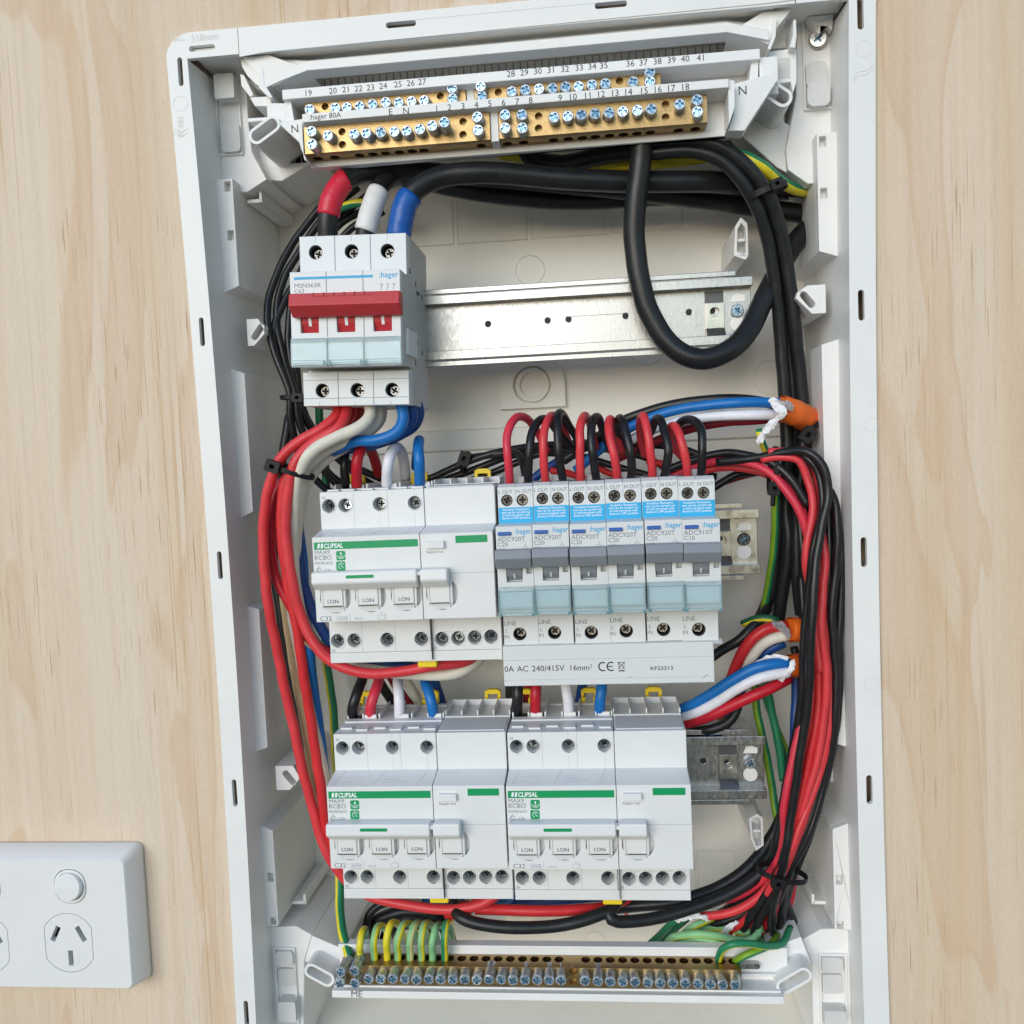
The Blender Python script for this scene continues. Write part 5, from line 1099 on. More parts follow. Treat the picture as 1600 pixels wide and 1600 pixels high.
for k,r,P,l in (
    ('k',2.1,[(545,800,-48),(600,772,-46),(660,752,-44),(730,722,-40),(780,706,-40),(840,697,-44),(920,692,-48),(1000,694,-50),(1060,700,-50),(1110,716,-46),(1170,722,-42),(1225,708,-36),(1255,706,-30)],'uppermost of the black wires running level behind the loops'),
    ('k',2.1,[(540,812,-54),(620,778,-52),(690,752,-50),(750,730,-48),(800,712,-50),(860,705,-54),(930,700,-54),(1000,712,-54),(1060,738,-50),(1120,745,-46)],'black wire just under the uppermost level one'),
    ('k',2.1,[(600,790,-58),(690,768,-56),(760,742,-54),(810,722,-52),(850,708,-50),(900,712,-50),(960,728,-50),(1030,748,-48)],'black wire crossing under the others behind the first loops'),
    ('k',2.1,[(730,716,-42),(790,708,-38),(812,712,-30),(820,738,-20),(822,760,-16)],'black wire turning down into the first grey breaker'),
    ('k',2.2,[(1000,752,-44),(1040,736,-40),(1085,718,-36),(1130,708,-32),(1170,712,-26),(1205,722,-20),(1235,748,-16),(1262,790,-14)],'black wire passing above the pink ones towards the right tie'),
    ('k',2.2,[(1110,765,-50),(1150,742,-50),(1180,738,-46),(1210,738,-42)],'black wire low between the last grey breaker and the right tie'),
    ('d',1.9,[(1112,760,-54),(1160,744,-54),(1200,735,-50)],'dark red wire low beside the last grey breaker'),
    ('p',2.2,[(1040,748,-44),(1085,730,-38),(1120,721,-32),(1160,722,-26),(1195,734,-20),(1225,762,-16),(1250,800,-14),(1262,838,-14)],'pink wire running from the last grey breaker through the right tie'),
    ('s',2.2,[(1060,756,-46),(1100,736,-40),(1140,730,-36),(1180,735,-32),(1200,742,-30)],'coral wire under the pink one beside the last grey breaker'),
    ('r',2.0,[(1010,720,-50),(1040,726,-50),(1085,740,-48)],'red wire seen between the last two loops'),
    ('r',2.0,[(860,735,-52),(890,740,-52),(940,756,-54)],'red wire deep behind the second loop'),
    ('r',2.0,[(930,728,-56),(960,742,-56),(1010,752,-56)],'red wire deep behind the fourth loop'),
    ('n',2.6,[(820,760,-58),(850,735,-56),(880,716,-52),(900,705,-50)],'navy wire deep behind the second and third loops'),
    ('K',2.7,[(880,720,-48),(925,690,-44),(965,662,-40),(1020,640,-36),(1080,628,-32),(1140,623,-30),(1200,630,-32),(1240,646,-38)],'black core arching above the blue one into the upper orange sheath'),
    ('b',2.8,[(900,735,-50),(940,700,-44),(985,668,-38),(1040,645,-32),(1100,634,-26),(1160,629,-22),(1225,630,-26)],'blue core running left from the upper orange sheath'),
    ('w',2.8,[(960,705,-48),(1000,680,-42),(1050,661,-34),(1110,651,-28),(1170,648,-24),(1228,649,-26)],'white core running left from the upper orange sheath'),
    ('d',2.6,[(960,718,-54),(1010,696,-48),(1070,672,-42),(1130,660,-36),(1180,656,-32),(1230,652,-34)],'dark red core running left from the upper orange sheath'),
    ('gy',1.9,[(1186,672,-20),(1190,690,-24),(1200,712,-32),(1210,740,-40),(1212,780,-46)],'short green and yellow core dropping from the white filler of the upper sheath')):
    cable(k,r,P,l,GH if k!='gy' else None,n=14,twist=0.03)
cable('gv',2.1,[(1212,740,-30),(1212,790,-36),(1209,850,-42),(1203,900,-48),(1194,950,-54),(1184,985,-58)],'green and yellow wire hanging straight down beside the bare end of the middle rail',n=14,twist=0.012)
# --- red and black wires running down the right side
GD='red and black wires running down the right side'
for k,r,P,l in (
    ('k',2.25,[(1120,722,-30),(1180,716,-22),(1230,706,-14),(1262,706,-8),(1286,728,-6),(1294,770,-6),(1284,820,-4),(1275,880,-2),(1270,940,0),(1267,1000,0),(1265,1060,-2),(1258,1130,-4),(1247,1200,-6),(1237,1270,-8),(1228,1330,-8),(1214,1390,-14),(1205,1440,-24),(1212,1470,-34)],'frontmost black wire, crossing over the red ones on the right side'),
    ('s',2.0,[(1190,718,-20),(1218,714,-16),(1248,720,-14),(1262,750,-14),(1270,790,-12),(1262,840,-10),(1259,880,-10),(1266,920,-14),(1276,980,-14),(1282,1050,-12)],'coral wire bulging left of the frontmost black one'),
    ('s',2.0,[(1200,706,-18),(1235,706,-18),(1262,715,-20),(1276,745,-20),(1280,785,-20),(1284,830,-16),(1290,870,-14),(1286,920,-12),(1284,980,-10),(1290,1040,-10),(1290,1100,-10),(1280,1170,-10),(1262,1240,-10),(1245,1300,-12),(1228,1345,-12),(1200,1400,-20),(1185,1440,-32)],'longest coral wire, right of the frontmost black one'),
    ('r',2.0,[(1270,760,-28),(1276,850,-26),(1276,920,-20),(1276,990,-16),(1280,1060,-14),(1276,1130,-12),(1262,1200,-12),(1246,1270,-12),(1232,1330,-14),(1215,1380,-18),(1180,1420,-26),(1140,1428,-32),(1100,1432,-38)],'bright red wire in the middle of the right bundle, ending low in white filler'),
    ('r',1.95,[(1262,800,-34),(1268,900,-30),(1270,990,-24),(1272,1060,-22),(1266,1140,-20),(1250,1210,-20),(1238,1280,-20),(1222,1340,-22),(1206,1400,-26),(1180,1450,-36)],'red wire half hidden behind the bright red one'),
    ('p',2.1,[(1268,900,-28),(1270,960,-22),(1268,1020,-20),(1260,1090,-18),(1247,1150,-14),(1234,1210,-12),(1225,1260,-12),(1225,1310,-16),(1212,1350,-20),(1180,1385,-28),(1150,1405,-36),(1130,1425,-42)],'pink wire at the left edge of the lower right bundle'),
    ('s',1.95,[(1290,960,-20),(1298,1030,-18),(1298,1100,-16),(1290,1170,-14),(1272,1235,-12),(1250,1290,-10),(1232,1335,-10),(1205,1385,-16),(1184,1420,-26),(1172,1455,-38)],'salmon wire on the right of the bright red ones'),
    ('k',2.25,[(1270,735,-30),(1300,775,-16),(1309,830,-13),(1306,890,-13),(1300,950,-13),(1303,1010,-13),(1307,1070,-13),(1302,1150,-14),(1286,1230,-16),(1262,1305,-14),(1240,1350,-16),(1218,1400,-22),(1196,1452,-34)],'black wire right of the reds in the right bundle'),
    ('k',2.25,[(1276,745,-30),(1303,800,-20),(1314,860,-16),(1314,930,-16),(1311,1000,-16),(1311,1060,-16),(1307,1130,-17),(1294,1200,-20),(1276,1270,-24),(1255,1330,-24),(1236,1380,-26),(1222,1430,-34),(1218,1470,-40)],'rightmost black wire of the right bundle, next to the side wall'),
    ('k',2.25,[(1265,780,-46),(1272,850,-44),(1280,930,-40),(1285,1020,-36),(1290,1100,-30),(1278,1200,-30),(1260,1280,-28),(1240,1340,-26),(1226,1390,-28),(1240,1440,-40)],'black wire deep in the right bundle behind the salmon one'),
    ('k',2.25,[(1240,1010,-40),(1256,1080,-36),(1250,1150,-30),(1236,1230,-24),(1226,1300,-22),(1208,1360,-24),(1170,1400,-32),(1120,1430,-40)],'black wire inside the lower right bundle, left of the reds'),
    ('n',2.6,[(1244,1040,-42),(1243,1100,-40),(1241,1160,-36),(1232,1230,-32),(1222,1300,-30)],'navy printed cable below the lower orange sheath'),
    ('k',2.6,[(1252,900,-40),(1256,980,-36),(1256,1060,-32),(1246,1140,-28),(1228,1230,-26),(1215,1310,-26),(1196,1360,-30),(1160,1400,-38)],'black wire at the left flank of the right bundle'),
    ('k',1.9,[(1225,705,-24),(1258,712,-12),(1280,745,-10),(1284,800,-8),(1270,860,-8),(1262,930,-10),(1255,1010,-12),(1252,1090,-14),(1245,1170,-16),(1235,1250,-18),(1224,1320,-18),(1206,1380,-22),(1190,1430,-30)],'thinner black wire left of the frontmost black one'),
    ('s',1.9,[(1215,712,-22),(1240,714,-18),(1258,735,-18),(1268,775,-18),(1276,830,-18),(1282,900,-17),(1290,980,-16),(1298,1060,-15),(1296,1130,-14),(1282,1200,-13),(1262,1265,-12),(1240,1325,-13),(1218,1380,-18),(1195,1425,-28)],'thin coral wire between the longest coral one and the black ones'),
    ('c',1.9,[(1264,860,-30),(1262,940,-26),(1262,1020,-24),(1256,1100,-22),(1244,1180,-20),(1232,1250,-20),(1222,1320,-20)],'thin crimson wire behind the frontmost black one'),
    ('k',2.0,[(1292,770,-22),(1296,840,-18),(1294,920,-17),(1290,1000,-17),(1296,1080,-16),(1296,1150,-16),(1280,1230,-15),(1258,1300,-14),(1236,1350,-16)],'thin black wire threading between the coral ones'),
    ('k',2.1,[(1238,760,-30),(1250,820,-26),(1258,900,-22),(1262,980,-20),(1260,1060,-18),(1250,1140,-16),(1238,1220,-16),(1230,1290,-16),(1222,1345,-16),(1200,1400,-24)],'black wire just left of the thin coral one, inside the right bundle'),
    ('p',1.9,[(1205,738,-22),(1235,768,-18),(1256,805,-18),(1266,850,-18),(1272,910,-18),(1278,980,-17),(1286,1050,-16),(1288,1130,-15),(1276,1190,-14),(1258,1255,-13),(1240,1310,-13),(1215,1370,-18),(1190,1410,-28)],'pink wire running the full length of the right bundle'),
    ('s',1.9,[(1262,840,-24),(1270,900,-20),(1277,970,-18),(1283,1040,-17),(1282,1110,-16),(1270,1180,-15),(1255,1250,-14),(1240,1315,-14),(1224,1365,-16),(1200,1410,-26)],'coral wire sunk between the brighter ones in the right bundle'),
    ('c',2.3,[(1300,1050,-40),(1290,1150,-36),(1262,1260,-30),(1245,1320,-28),(1240,1370,-30),(1232,1410,-34),(1210,1440,-40)],'crimson wire showing right of the bottom tie')):
    cable(k,r,P,l,GD,n=14)
for k,r,P,l in (
    ('gv',2.2,[(1178,1060,-56),(1183,1110,-56),(1193,1160,-54),(1205,1220,-52),(1214,1280,-48),(1222,1330,-44)],'green and yellow wire crossing the bare end of the bottom rail'),
    ('gg',2.3,[(1195,1060,-60),(1206,1110,-60),(1216,1160,-58),(1224,1220,-56)],'green wire next to the green and yellow one at the bottom rail end'),
    ('vg',2.0,[(1190,1070,-66),(1210,1130,-66),(1230,1180,-64),(1240,1230,-60)],'olive green wire deepest at the bottom rail end'),
    ('oy',2.0,[(1160,975,-34),(1180,967,-30),(1200,966,-28),(1216,970,-28)],'green and yellow core at the top of the middle orange sheath')):
    cable(k,r,P,l,n=14,twist=0.01)
# --- orange sheathed cables with stripped cores
def sheath(P,r,label,filler):
    pts=spline(pts3(P),1.2); q=MB(); q.tube(pts,[r*(1+.02*math.sin(i)) for i in range(len(pts))],24,cap=False)
    ri=r*0.86; q.tube([pts[0]+(pts[1]-pts[0])*0.05]+pts[1:],ri,24,cap=True)
    o=q.build('orange_cable',M_ORANGE,None,org=tuple(pts[0]),merge=False,label=label,cat='cable',group='orange sheathed cables')
    return o
def crumple(name,P,r,m,par,seed,fl=0.5,n=3):
    """torn, folded strip of filler: several bent ribbons"""
    rnd=random.Random(seed); q=MB()
    for k in range(n):
        pts=[Vector(W(px+rnd.uniform(-3,3),py+rnd.uniform(-3,3),d+rnd.uniform(-1,1.5))) for px,py,d in P]; pts=spline(pts,1.5)
        rr=[r*rnd.uniform(.3,.85)*(0.5+0.5*math.sin(math.pi*min(1,max(0.1,i/len(pts)+0.15)))) for i in range(len(pts))]
        a0=len(q.v); q.tube(pts,rr,9,flat=fl)
        for i_ in range(a0,len(q.v)): q.v[i_]=tuple(c_+rnd.uniform(-.22,.22)*r for c_ in q.v[i_])
    q.sm=[False]*len(q.sm)
    return q.build(name,m,par,merge=False)
o1=sheath([(1218,638,-22),(1234,642,-24),(1252,650,-31),(1268,659,-42),(1280,666,-62)],6.9,'upper orange cable sheath, tied at the right wall level with the main switch bottom',None)
crumple('torn_filler',[(1186,690,-20),(1196,672,-17),(1208,662,-15),(1220,650,-14)],2.2,M_TISSUE,o1,3,n=4)
crumple('torn_filler',[(1206,626,-16),(1216,634,-13),(1224,645,-12),(1220,655,-14)],2.6,M_TISSUE,o1,4,n=4)
crumple('clear_film',[(1212,628,-14),(1228,630,-13),(1238,640,-14)],2.6,M_FILM,o1,5,n=3)
o2=sheath([(1234,984,-24),(1245,984,-26),(1262,986,-34),(1285,990,-48)],6.6,'middle orange cable sheath, level with the bottoms of the grey breakers',None)
crumple('clear_film',[(1208,972,-22),(1222,980,-20),(1232,992,-19)],3.0,M_FILM,o2,6,n=4)
o3=sheath([(1232,1041,-22),(1243,1040,-26),(1262,1036,-36),(1285,1032,-50)],6.2,'lowest orange cable sheath, just under the middle one',None)
crumple('torn_filler',[(1182,1036,-20),(1200,1030,-18),(1216,1026,-16),(1232,1028,-15)],1.6,M_TISSUE,o3,8,n=3)
crumple('torn_filler',[(1220,1064,-16),(1228,1052,-13),(1236,1044,-12),(1238,1034,-13)],2.0,M_TISSUE,o3,9,n=4)
GC='stripped cores of the lower orange cables'
for k,r,P,l in (
    ('r',3.0,[(1228,978,-26),(1205,980,-24),(1182,992,-24),(1163,1015,-26),(1148,1045,-30),(1135,1085,-38),(1128,1120,-48)],'red core curving down from the middle orange sheath'),
    ('i',3.0,[(1232,992,-24),(1208,998,-24),(1188,1010,-26),(1168,1035,-30),(1150,1062,-36),(1138,1095,-44),(1128,1130,-52)],'ivory core curving down from the middle orange sheath'),
    ('n',2.8,[(1225,1004,-30),(1202,1015,-30),(1182,1035,-34),(1165,1062,-40),(1150,1095,-46)],'dark blue core curving down from the middle orange sheath'),
    ('K',2.7,[(1100,1035,-30),(1128,1016,-30),(1155,1000,-28),(1180,975,-30),(1200,950,-40)],'black core leaving from behind the right end of the busbar cover'),
    ('b',3.0,[(1232,1036,-18),(1205,1038,-14),(1175,1046,-14),(1145,1062,-16),(1115,1082,-20),(1085,1100,-26),(1055,1112,-34)],'bright blue core sweeping left from the lowest orange sheath'),
    ('w',3.0,[(1232,1050,-16),(1205,1054,-14),(1178,1062,-14),(1148,1078,-16),(1118,1097,-20),(1085,1114,-26),(1055,1122,-34)],'white core sweeping left from the lowest orange sheath'),
    ('c',3.0,[(1232,1060,-24),(1210,1072,-18),(1180,1086,-16),(1145,1102,-18),(1110,1118,-22),(1080,1128,-28),(1052,1134,-36)],'red core sweeping left from the lowest orange sheath'),
    ('K',2.7,[(1150,1085,-40),(1152,1105,-34),(1138,1128,-32),(1112,1140,-32),(1080,1142,-36),(1052,1140,-42)],'black core curling back under the red one beside the right bottom breaker'),
    ('n',2.9,[(1150,1080,-46),(1146,1112,-40),(1128,1138,-38),(1105,1152,-38),(1075,1156,-42),(1050,1156,-48)],'dark blue core curling lowest beside the right bottom breaker')):
    cable(k,r,P,l,GC,n=16)
# --- cables along the bottom
GF='cables running along below the bottom row'
for k,r,P,l in (
    ('K',3.5,[(1250,1180,-52),(1232,1250,-48),(1205,1310,-42),(1170,1355,-36),(1120,1388,-32),(1060,1408,-28),(1000,1414,-28),(950,1420,-30),(900,1424,-34)],'upper heavy black cable sweeping in an arc to below the bottom row'),
    ('K',3.3,[(1236,1290,-34),(1215,1335,-30),(1175,1375,-26),(1120,1405,-22),(1065,1424,-18),(1010,1437,-14),(965,1440,-10),(952,1430,-10),(962,1412,-16),(975,1398,-26)],'lower heavy black cable that hooks up beside the yellow clip'),
    ('K',3.3,[(712,1395,-24),(710,1415,-14),(718,1432,-6),(745,1443,-4),(800,1449,-4),(860,1448,-6),(910,1438,-8),(950,1424,-12)],'black cable hooked down from the left bottom breaker and running right'),
    ('r',3.0,[(742,1420,-12),(790,1422,-14),(850,1423,-14),(900,1422,-16),(940,1418,-20),(975,1406,-26),(990,1392,-34)],'red cable running level below the right bottom breaker'),
    ('r',3.0,[(700,1430,-18),(722,1426,-12),(744,1412,-12),(760,1396,-20)],'short red end bending up under the left bottom breaker'),
    ('r',2.9,[(600,1395,-30),(650,1410,-30),(720,1416,-30),(740,1410,-32)],'dull red cable behind the red one under the left bottom breaker'),
    ('n',3.0,[(600,1392,-40),(650,1404,-42),(720,1412,-44),(800,1412,-44),(880,1406,-44),(960,1398,-44)],'dark blue cable running level close under the bottom row'),
    ('b',2.6,[(700,1405,-34),(760,1408,-34),(790,1406,-30),(802,1396,-28)],'blue end bending up between the two bottom breakers'),
    ('i',2.8,[(730,1408,-34),(755,1404,-28),(768,1392,-28)],'ivory end bending up beside the yellow clip'),
    ('i',2.6,[(790,1432,-30),(850,1432,-32),(900,1428,-36),(960,1414,-42),(1000,1400,-48)],'ivory cable hidden mostly behind the level red one'),
    ('r',2.6,[(1010,1398,-44),(985,1412,-40),(975,1425,-36)],'dull red end behind the hooked black cable')):
    cable(k,r,P,l,GF,n=16)
q_=cable('K',2.6,[(572,1450,-60),(580,1425,-62),(610,1410,-64),(680,1415,-66),(700,1440,-66),(700,1480,-66)],'black cable arching behind the green and yellow coil at the lower left')
for k,P,l in (('K',[(580,1470,-66),(590,1440,-66),(640,1425,-66),(690,1440,-66),(705,1478,-66)],'inner black cable arching behind the green and yellow coil'),
    ('K',[(600,1480,-68),(612,1450,-68),(650,1440,-68),(685,1455,-68)],'smallest black arch behind the green and yellow coil')): cable(k,4.4,P,l)
# --- earth wires: coil of loops at the lower left
GE='green and yellow loops entering the earth bar'
ex=[(563,1498,566,1452),(585,1497,590,1446),(605,1496,612,1441),(622,1496,632,1442),(641,1496,650,1442),(659,1496,664,1442),(676,1496,683,1445),(695,1495,698,1440)]
keys=['gy','my','ly','my','ml','my','mm','gy']
for i,(x,y,xt,yt) in enumerate(ex):
    dx=16 if i not in (0,7) else 5
    rr=1.95
    cable(keys[i],rr,[(x,y+9,-7),(x,y-4,-6),(x-.5,y-14,-5),(x-1,(y+yt)/2+4,-3),(x+(xt-x)*.5,yt+8,-6),(xt+3,yt,-14),(xt+3+dx*.6,yt+7,-26),(xt+3+dx,yt+30,-40),(xt+4+dx,y+10,-54)],'%s green and yellow loop from the left in the earth bar coil'%(('first','second','third','fourth','fifth','sixth','seventh','last')[i]),GE,n=14,twist=0.0,st=[(0.1,0.45),(0.3,0.5),(0.1,0.6),(0.3,0.5),(0.3,0.6),(0.3,0.45),(0,0.1),(0.35,0.55)][i])
# earth wires fanning in from the right
GG='green and yellow wires fanning out above the right end of the earth bar'
for k,P,l in (
    ('gy',[(1122,1506,-12),(1126,1488,-4),(1142,1476,0),(1170,1474,-2),(1200,1478,-8),(1222,1474,-16),(1235,1450,-30)],'green and yellow wire arching into the last hole but one of the earth bar'),
    ('vg',[(1148,1502,-10),(1162,1494,-4),(1185,1484,-6),(1205,1476,-14),(1215,1462,-28)],'olive green wire entering the last hole of the earth bar'),
    ('my',[(1040,1478,-34),(1052,1464,-26),(1085,1459,-20),(1120,1462,-18),(1150,1468,-22),(1180,1466,-30)],'pale green and yellow wire lying highest in the fan'),
    ('my',[(1020,1484,-36),(1060,1472,-28),(1095,1466,-24),(1125,1478,-22),(1150,1490,-26)],'pale green wire with a yellow stripe crossing the fan'),
    ('gy',[(1030,1486,-42),(1080,1478,-34),(1120,1474,-30),(1160,1472,-30),(1190,1460,-36)],'green and yellow wire low in the fan'),
    ('mm',[(1110,1466,-26),(1150,1472,-24),(1178,1466,-22),(1187,1452,-26),(1184,1440,-34)],'pale green wire curling round at the right of the fan'),
    ('gg',[(1005,1484,-50),(1030,1462,-46),(1052,1440,-40),(1068,1420,-40)],'leftmost dark green wire rising from behind the earth bar'),
    ('go',[(1022,1486,-54),(1045,1462,-50),(1066,1442,-44),(1085,1425,-44)],'green wire close beside the leftmost dark green one'),
    ('my',[(1065,1462,-34),(1080,1450,-28),(1100,1440,-30),(1120,1432,-38)],'short pale green end sticking out of the white filler'),
    ('my',[(1045,1486,-30),(1075,1470,-24),(1110,1470,-20),(1140,1480,-20),(1168,1482,-24),(1195,1470,-30)],'pale green and yellow wire crossing below the highest one in the fan'),
    ('lm',[(1060,1490,-34),(1090,1478,-28),(1130,1486,-26),(1160,1492,-30)],'pale yellow strand just above the edge of the carrier'),
    ('my',[(1090,1452,-36),(1130,1450,-32),(1165,1458,-30),(1196,1450,-34)],'pale green strand behind the red wire ends'),
    ('gy',[(1150,1460,-40),(1180,1468,-36),(1205,1470,-34),(1222,1450,-40)],'short green strand at the right end of the fan'),
    ('gy',[(1120,1480,-40),(1150,1488,-36),(1180,1474,-38),(1205,1450,-44),(1215,1410,-50)],'green and yellow wire turning up into the right bundle')):
    cable(k,1.95,P,l,GG,n=14,twist=0.015)
GW='black and red wire ends fanning out below the bottom tie'
for k,P,l in (
    ('s',[(1096,1431,-30),(1125,1429,-26),(1155,1420,-24),(1185,1402,-22),(1208,1375,-20)],'coral wire end pointing left out of the white filler'),
    ('k',[(1098,1450,-38),(1130,1440,-32),(1165,1425,-28),(1195,1400,-24),(1212,1375,-22)],'black wire end just under the coral one'),
    ('r',[(1140,1455,-32),(1160,1440,-28),(1185,1415,-24),(1208,1382,-20)],'red wire end short of the second white filler'),
    ('k',[(1155,1465,-34),(1170,1435,-26),(1192,1405,-20),(1214,1372,-16)],'black wire end in the middle of the fan'),
    ('k',[(1176,1462,-30),(1190,1430,-22),(1208,1400,-16),(1222,1368,-14)],'black wire end steep below the bottom tie'),
    ('c',[(1190,1456,-36),(1205,1430,-28),(1216,1400,-22),(1224,1372,-18)],'crimson wire end steep below the bottom tie'),
    ('k',[(1215,1480,-42),(1219,1440,-32),(1224,1400,-24),(1228,1370,-20)],'black wire end hanging plumb below the bottom tie'),
    ('k',[(1228,1470,-48),(1226,1430,-38),(1230,1395,-28),(1232,1368,-22)],'rightmost black wire end below the bottom tie')):
    cable(k,2.3,P,l,GW,n=14)
for i,(P,r_) in enumerate((([(1058,1438,-30),(1075,1432,-27),(1096,1430,-26),(1108,1436,-28)],2.6),([(1132,1456,-30),(1142,1446,-27),(1150,1442,-27)],2.0),([(1176,1466,-30),(1186,1458,-28)],2.0),([(1195,1456,-36),(1206,1462,-34)],2.6))):
    t=crumple('cable_filler',P,r_,M_TISSUE,None,20+i,n=4)
    set_tags(t,('largest torn white filler tuft, left of the coral wire end','small white filler tuft between red and black wire ends','small white filler tuft beside the pale green curl','white filler tuft at the right of the wire ends')[i],'cable filler','torn white fillers at the lower right')
# --- cable ties
def tie(px,py,d,ang,a,b,label,head=(0,0),tail=None,hw=3.6,w=2.4,htilt=0.0):
    c=Vector(W(px,py,d)); q=MB(); ca,sa=math.cos(ang),math.sin(ang)     # ang: direction across the bundle
    def P(u,v,z): return (c.x+u*ca-v*sa,c.y+u*sa+v*ca,c.z+z)
    n=28; vs=[]
    for i in range(n):
        t=2*math.pi*i/n
        for k,(ro,vv) in enumerate(((0,-w/2),(0,w/2),(0.9,w/2),(0.9,-w/2))): vs.append(P((a+ro)*math.cos(t),vv,(b+ro)*math.sin(t)))
    q.add(vs,[(i*4+k,i*4+(k+1)%4,((i+1)%n)*4+(k+1)%4,((i+1)%n)*4+k) for i in range(n) for k in range(4)])
    o=q.build('cable_tie',M_TIE,None,org=tuple(c),merge=False,label=label,cat='cable tie',group='black cable ties',bevel=0.2)
    hu,hv=head; zt=b*math.sqrt(max(0,1-(hu/(a+.5))**2)) if abs(hu)<a else 0
    q=MB(); A=htilt; cc,ss=math.cos(A),math.sin(A)
    def H(u,v,z): return P(hu+u*cc-v*ss,hv+u*ss+v*cc,zt+z)
    outl=rrect(-hw,hw,-hw*.8,hw*.8,0.8,3); inn=rrect(-hw*.32,hw*.32,-hw*.28,hw*.28,.3,2)
    tri=tessellate_polygon([[Vector((x,y,0)) for x,y in outl],[Vector((x,y,0)) for x,y in inn]])
    fl=outl+inn; m=len(fl); vs=[H(x,y,0.2) for x,y in fl]+[H(x,y,4.2) for x,y in fl]
    q.add(vs,[tuple(t) for t in tri]+[tuple(m+i for i in reversed(t)) for t in tri]); bb=0
    for l in (outl,inn):
        k=len(l); q.add(vs,[(bb+i,bb+(i+1)%k,m+bb+(i+1)%k,m+bb+i) for i in range(k)]); bb+=k
    q.build('tie_head',M_TIE,o,bevel=.25)
    if tail:
        q=MB(); pts=[Vector(H(*p)) for p in tail]; q.tube(spline(pts,1.0),1.25,6,flat=.5); q.build('tie_tail',M_TIE,o)
    return o
tie(456,735,6,math.radians(-22),11.5,10,'cable tie round the red and ivory tails between main switch and middle white breaker',head=(-6.5,0),hw=3.8)
tie(458,622,-34,math.radians(-5),6.5,6,'cable tie round the thin black wires left of the main switch bottom',head=(5,0),hw=3.2)
tie(727,722,-44,math.radians(70),5.5,5,'cable tie round the level black wires above the middle white breaker',head=(2,0),hw=4.0)
tie(1208,735,-26,math.radians(-98),12,9,'cable tie round the pink and black wires right of the grey breakers',head=(9.5,0),tail=[(0,0,2.5),(4,0,2.4),(9,0.4,2)],hw=3.6)
tie(1262,672,-34,math.radians(35),7,6,'cable tie under the upper orange sheath',head=(-3,-1),hw=4.2,htilt=.3)
tie(1198,300,-18,math.radians(18),10,7,'cable tie round the black cables at the upper right',head=(3.5,0),hw=3.2,w=3.2)
tie(1222,1364,-14,math.radians(-12),12.5,9,'cable tie gathering the red and black wires at the lower right',head=(-4,-1),hw=3.6,w=2.8)

# ------------------------------------------------------------------ double power outlet on the left
oc=W(100,1430,0)
OUT=empty('power_outlet',(-95,-382,PLY),'white double power outlet with round rocker switches on the plywood, at the lower left','power outlet')
fx1,fy1,fy0=-50.5,-347.5,-419.6
q=MB()
b0=[(-172,fy0-1.2),(-46.8,fy0+1.5),(-46.8,fy1+2.0),(-172,fy1+4.4)]
def rr2(x0,x1,y0,y1,r): return rrect(x0,x1,y0,y1,r,6)
o1_=rr2(-164,-46.6,fy0-1.5,fy1+4.4,4.0); o2_=rr2(-161.5,-49.5,fy0,fy1+1.2,3.5); o3_=rr2(-160.8,-50.5,fy0+.8,fy1,3.2)
n=len(o1_)
vs=[(x,y,PLY) for x,y in o1_]+[(x,y,PLY+3) for x,y in o1_]+[(x,y,11.0) for x,y in o2_]+[(x,y,12.0) for x,y in o3_]
q.add(vs,[(k*n+i,k*n+(i+1)%n,(k+1)*n+(i+1)%n,(k+1)*n+i) for k in range(3) for i in range(n)],0,True)
q.add(vs,[tuple(range(n))])
sock=[]
for cx,cyy in ((107.5,1473),(-23,1476)):
    a=W(cx,cyy,12); sock.append(a)
fl=[]; holes=[]
for a in sock:
    cx,cy=a[0],a[1]-.2
    for dx,dy,an,h,wd in ((-7.3,5.2,math.radians(-27),9.0,2.9),(7.3,5.2,math.radians(27),9.0,2.9),(0.6,-8.5,0,8.6,2.7)):
        c,s=math.cos(an),math.sin(an)
        holes.append([(cx+dx+x*c-y*s,cy+dy+x*s+y*c) for x,y in ((-wd/2,-h/2),(wd/2,-h/2),(wd/2,h/2),(-wd/2,h/2))])
swc=[W(109.5,1385,12),W(-24,1387,12)]
for a in swc: holes.append(rrect(a[0]-9.2,a[0]+9.2,a[1]-9.6,a[1]+9.6,8.2,8))
q.prism(o3_,8.0,12.0,holes=holes)
q.build('face_plate',M_SOCK,OUT,bevel=0.0)
for a in sock:
    cx,cy=a[0],a[1]
    ring=[(cx+14.2*math.cos(t)*(1),cy+16.6*math.sin(t)) for t in [2*math.pi*i/48 for i in range(48)]]
    ring=[(max(cx-13.6,min(cx+13.6,x*1.0+(x-cx)*.12)),y) for x,y in ring]
    q=MB(); q.tube([(x,y,12.0) for x,y in ring+[ring[0]]],.14,5,cap=False); q.build('outlet_seam',M_SOCKS,OUT)
    q=MB(); q.box(cx-15,cx+15,cy-15,cy+12,4.5,5.0); q.build('slot_floor',M_SOCKS,OUT)
    q=MB(); q.prism(circ((cx+.2,cy-8.6),5.4,30),12.0,12.12,holes=[[(cx-.9,cy-13),(cx+2.1,cy-13),(cx+2.1,cy-4.1),(cx-.9,cy-4.1)]]); q.build('earth_ring',M_SOCK,OUT,bevel=.08)
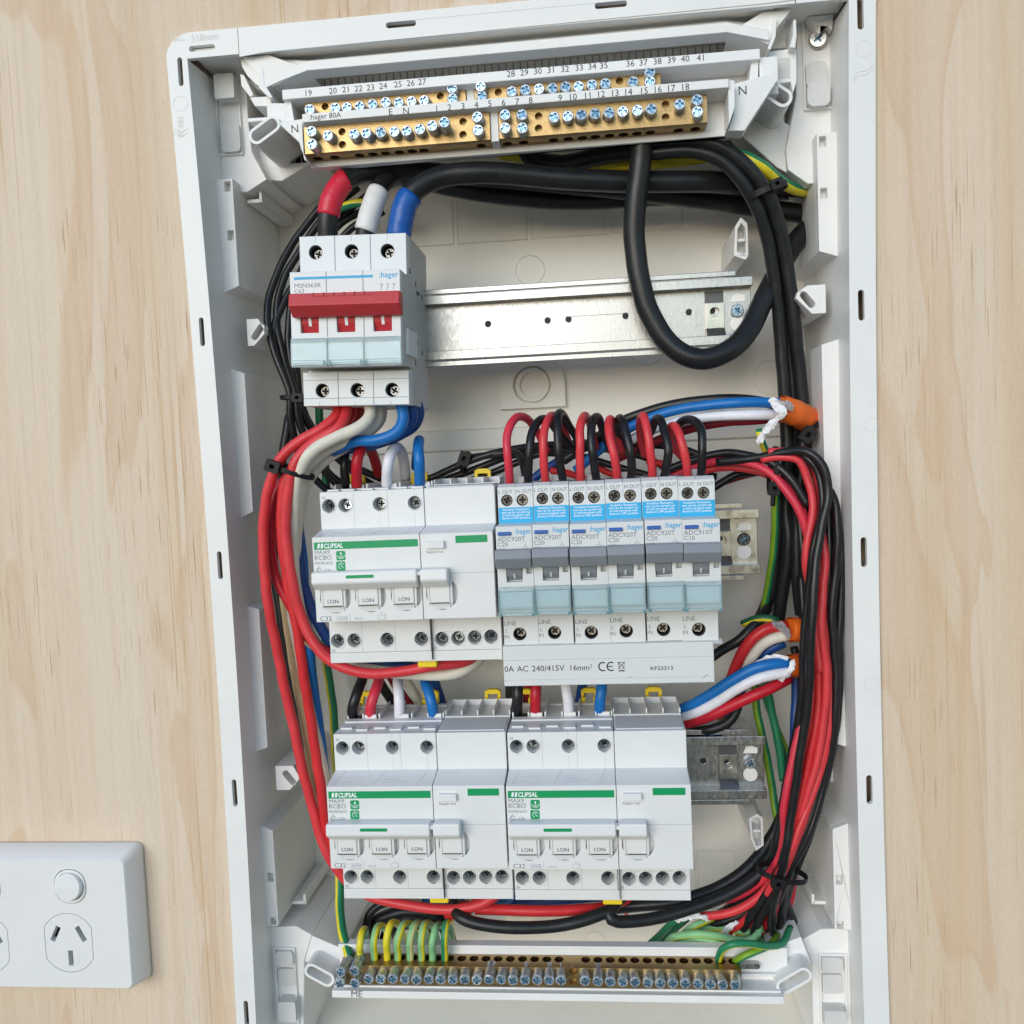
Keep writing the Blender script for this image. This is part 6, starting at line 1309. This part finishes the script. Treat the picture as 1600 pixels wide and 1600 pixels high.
for a in swc:
    q=MB(); q.prism(rrect(a[0]-8.8,a[0]+8.8,a[1]-9.2,a[1]+9.2,7.9,8),8,12.3,holes=[circ((a[0],a[1]),8.0,36)]); q.build('rocker_rim',M_SOCK,OUT,bevel=.3)
    q=MB(); n=36; up=circ((a[0],a[1]+.6),7.3,n); lo=circ((a[0]+0.2,a[1]),7.8,n)
    vs=[(x,y,8.2) for x,y in lo]+[(x,y,15.2-(0.13*(y-a[1]-.6) if y>a[1]+.6 else -0.0*(y-a[1]))) for x,y in up]
    q.add(vs,[(i,(i+1)%n,n+(i+1)%n,n+i) for i in range(n)],0,True)
    # two-plane cap that folds along the middle
    q.add(vs[n:],[tuple(range(0,n//2+1)),tuple([i%n for i in range(n//2,n+1)])])
    q.build('rocker',M_SOCK,OUT,bevel=.35)
    q=MB(); q.box(a[0]-8.5,a[0]+8.5,a[1]-8.9,a[1]+8.9,7.4,8.0); q.build('rocker_well',M_SOCKS,OUT)
# ------------------------------------------------------------------ dust and offcuts on the bottom of the box
rnd=random.Random(5); q=MB()
def floor_y(d): return -473-(d-BACK)*16.0/89.4
for i in range(160):
    x=rnd.uniform(60,300); d=rnd.uniform(-70,-6); r_=rnd.uniform(.15,.5)
    y=floor_y(d)+.1
    q.add([(x-r_,y,d),(x+r_,y,d+r_*.5),(x,y+r_*.8,d+r_),(x+r_*.4,y,d-r_)],[(0,1,2),(0,2,3),(1,2,3)])
o=q.build('sawdust',M_DUST,None,merge=False); set_tags(o,'sawdust and plastic crumbs scattered on the bottom of the box','dust',None,'stuff')
for px,py,s in ((652,1592,2.6),(1010,1583,1.2),(1115,1590,1.6)):
    a=W(px,py,-20); q=MB()
    for k in range(5): x=a[0]+rnd.uniform(-s,s); d=-20+rnd.uniform(-s,s); q.add([(x-s*.5,floor_y(d)+.2,d),(x+s*.5,floor_y(d)+.2,d+s*.3),(x,floor_y(d)+s*rnd.uniform(.4,1),d+s*.5),(x,floor_y(d)+.2,d-s*.5)],[(0,1,2),(0,2,3),(1,2,3),(0,1,3)])
    o=q.build('plastic_offcut',M_TISSUE,None,merge=False); set_tags(o,{652:'largest white plastic offcut on the bottom of the box, left of centre',1010:'tiny white offcut below the middle of the earth bar',1115:'small white offcut at the right on the bottom of the box'}[px],'offcut','offcuts on the bottom of the box')
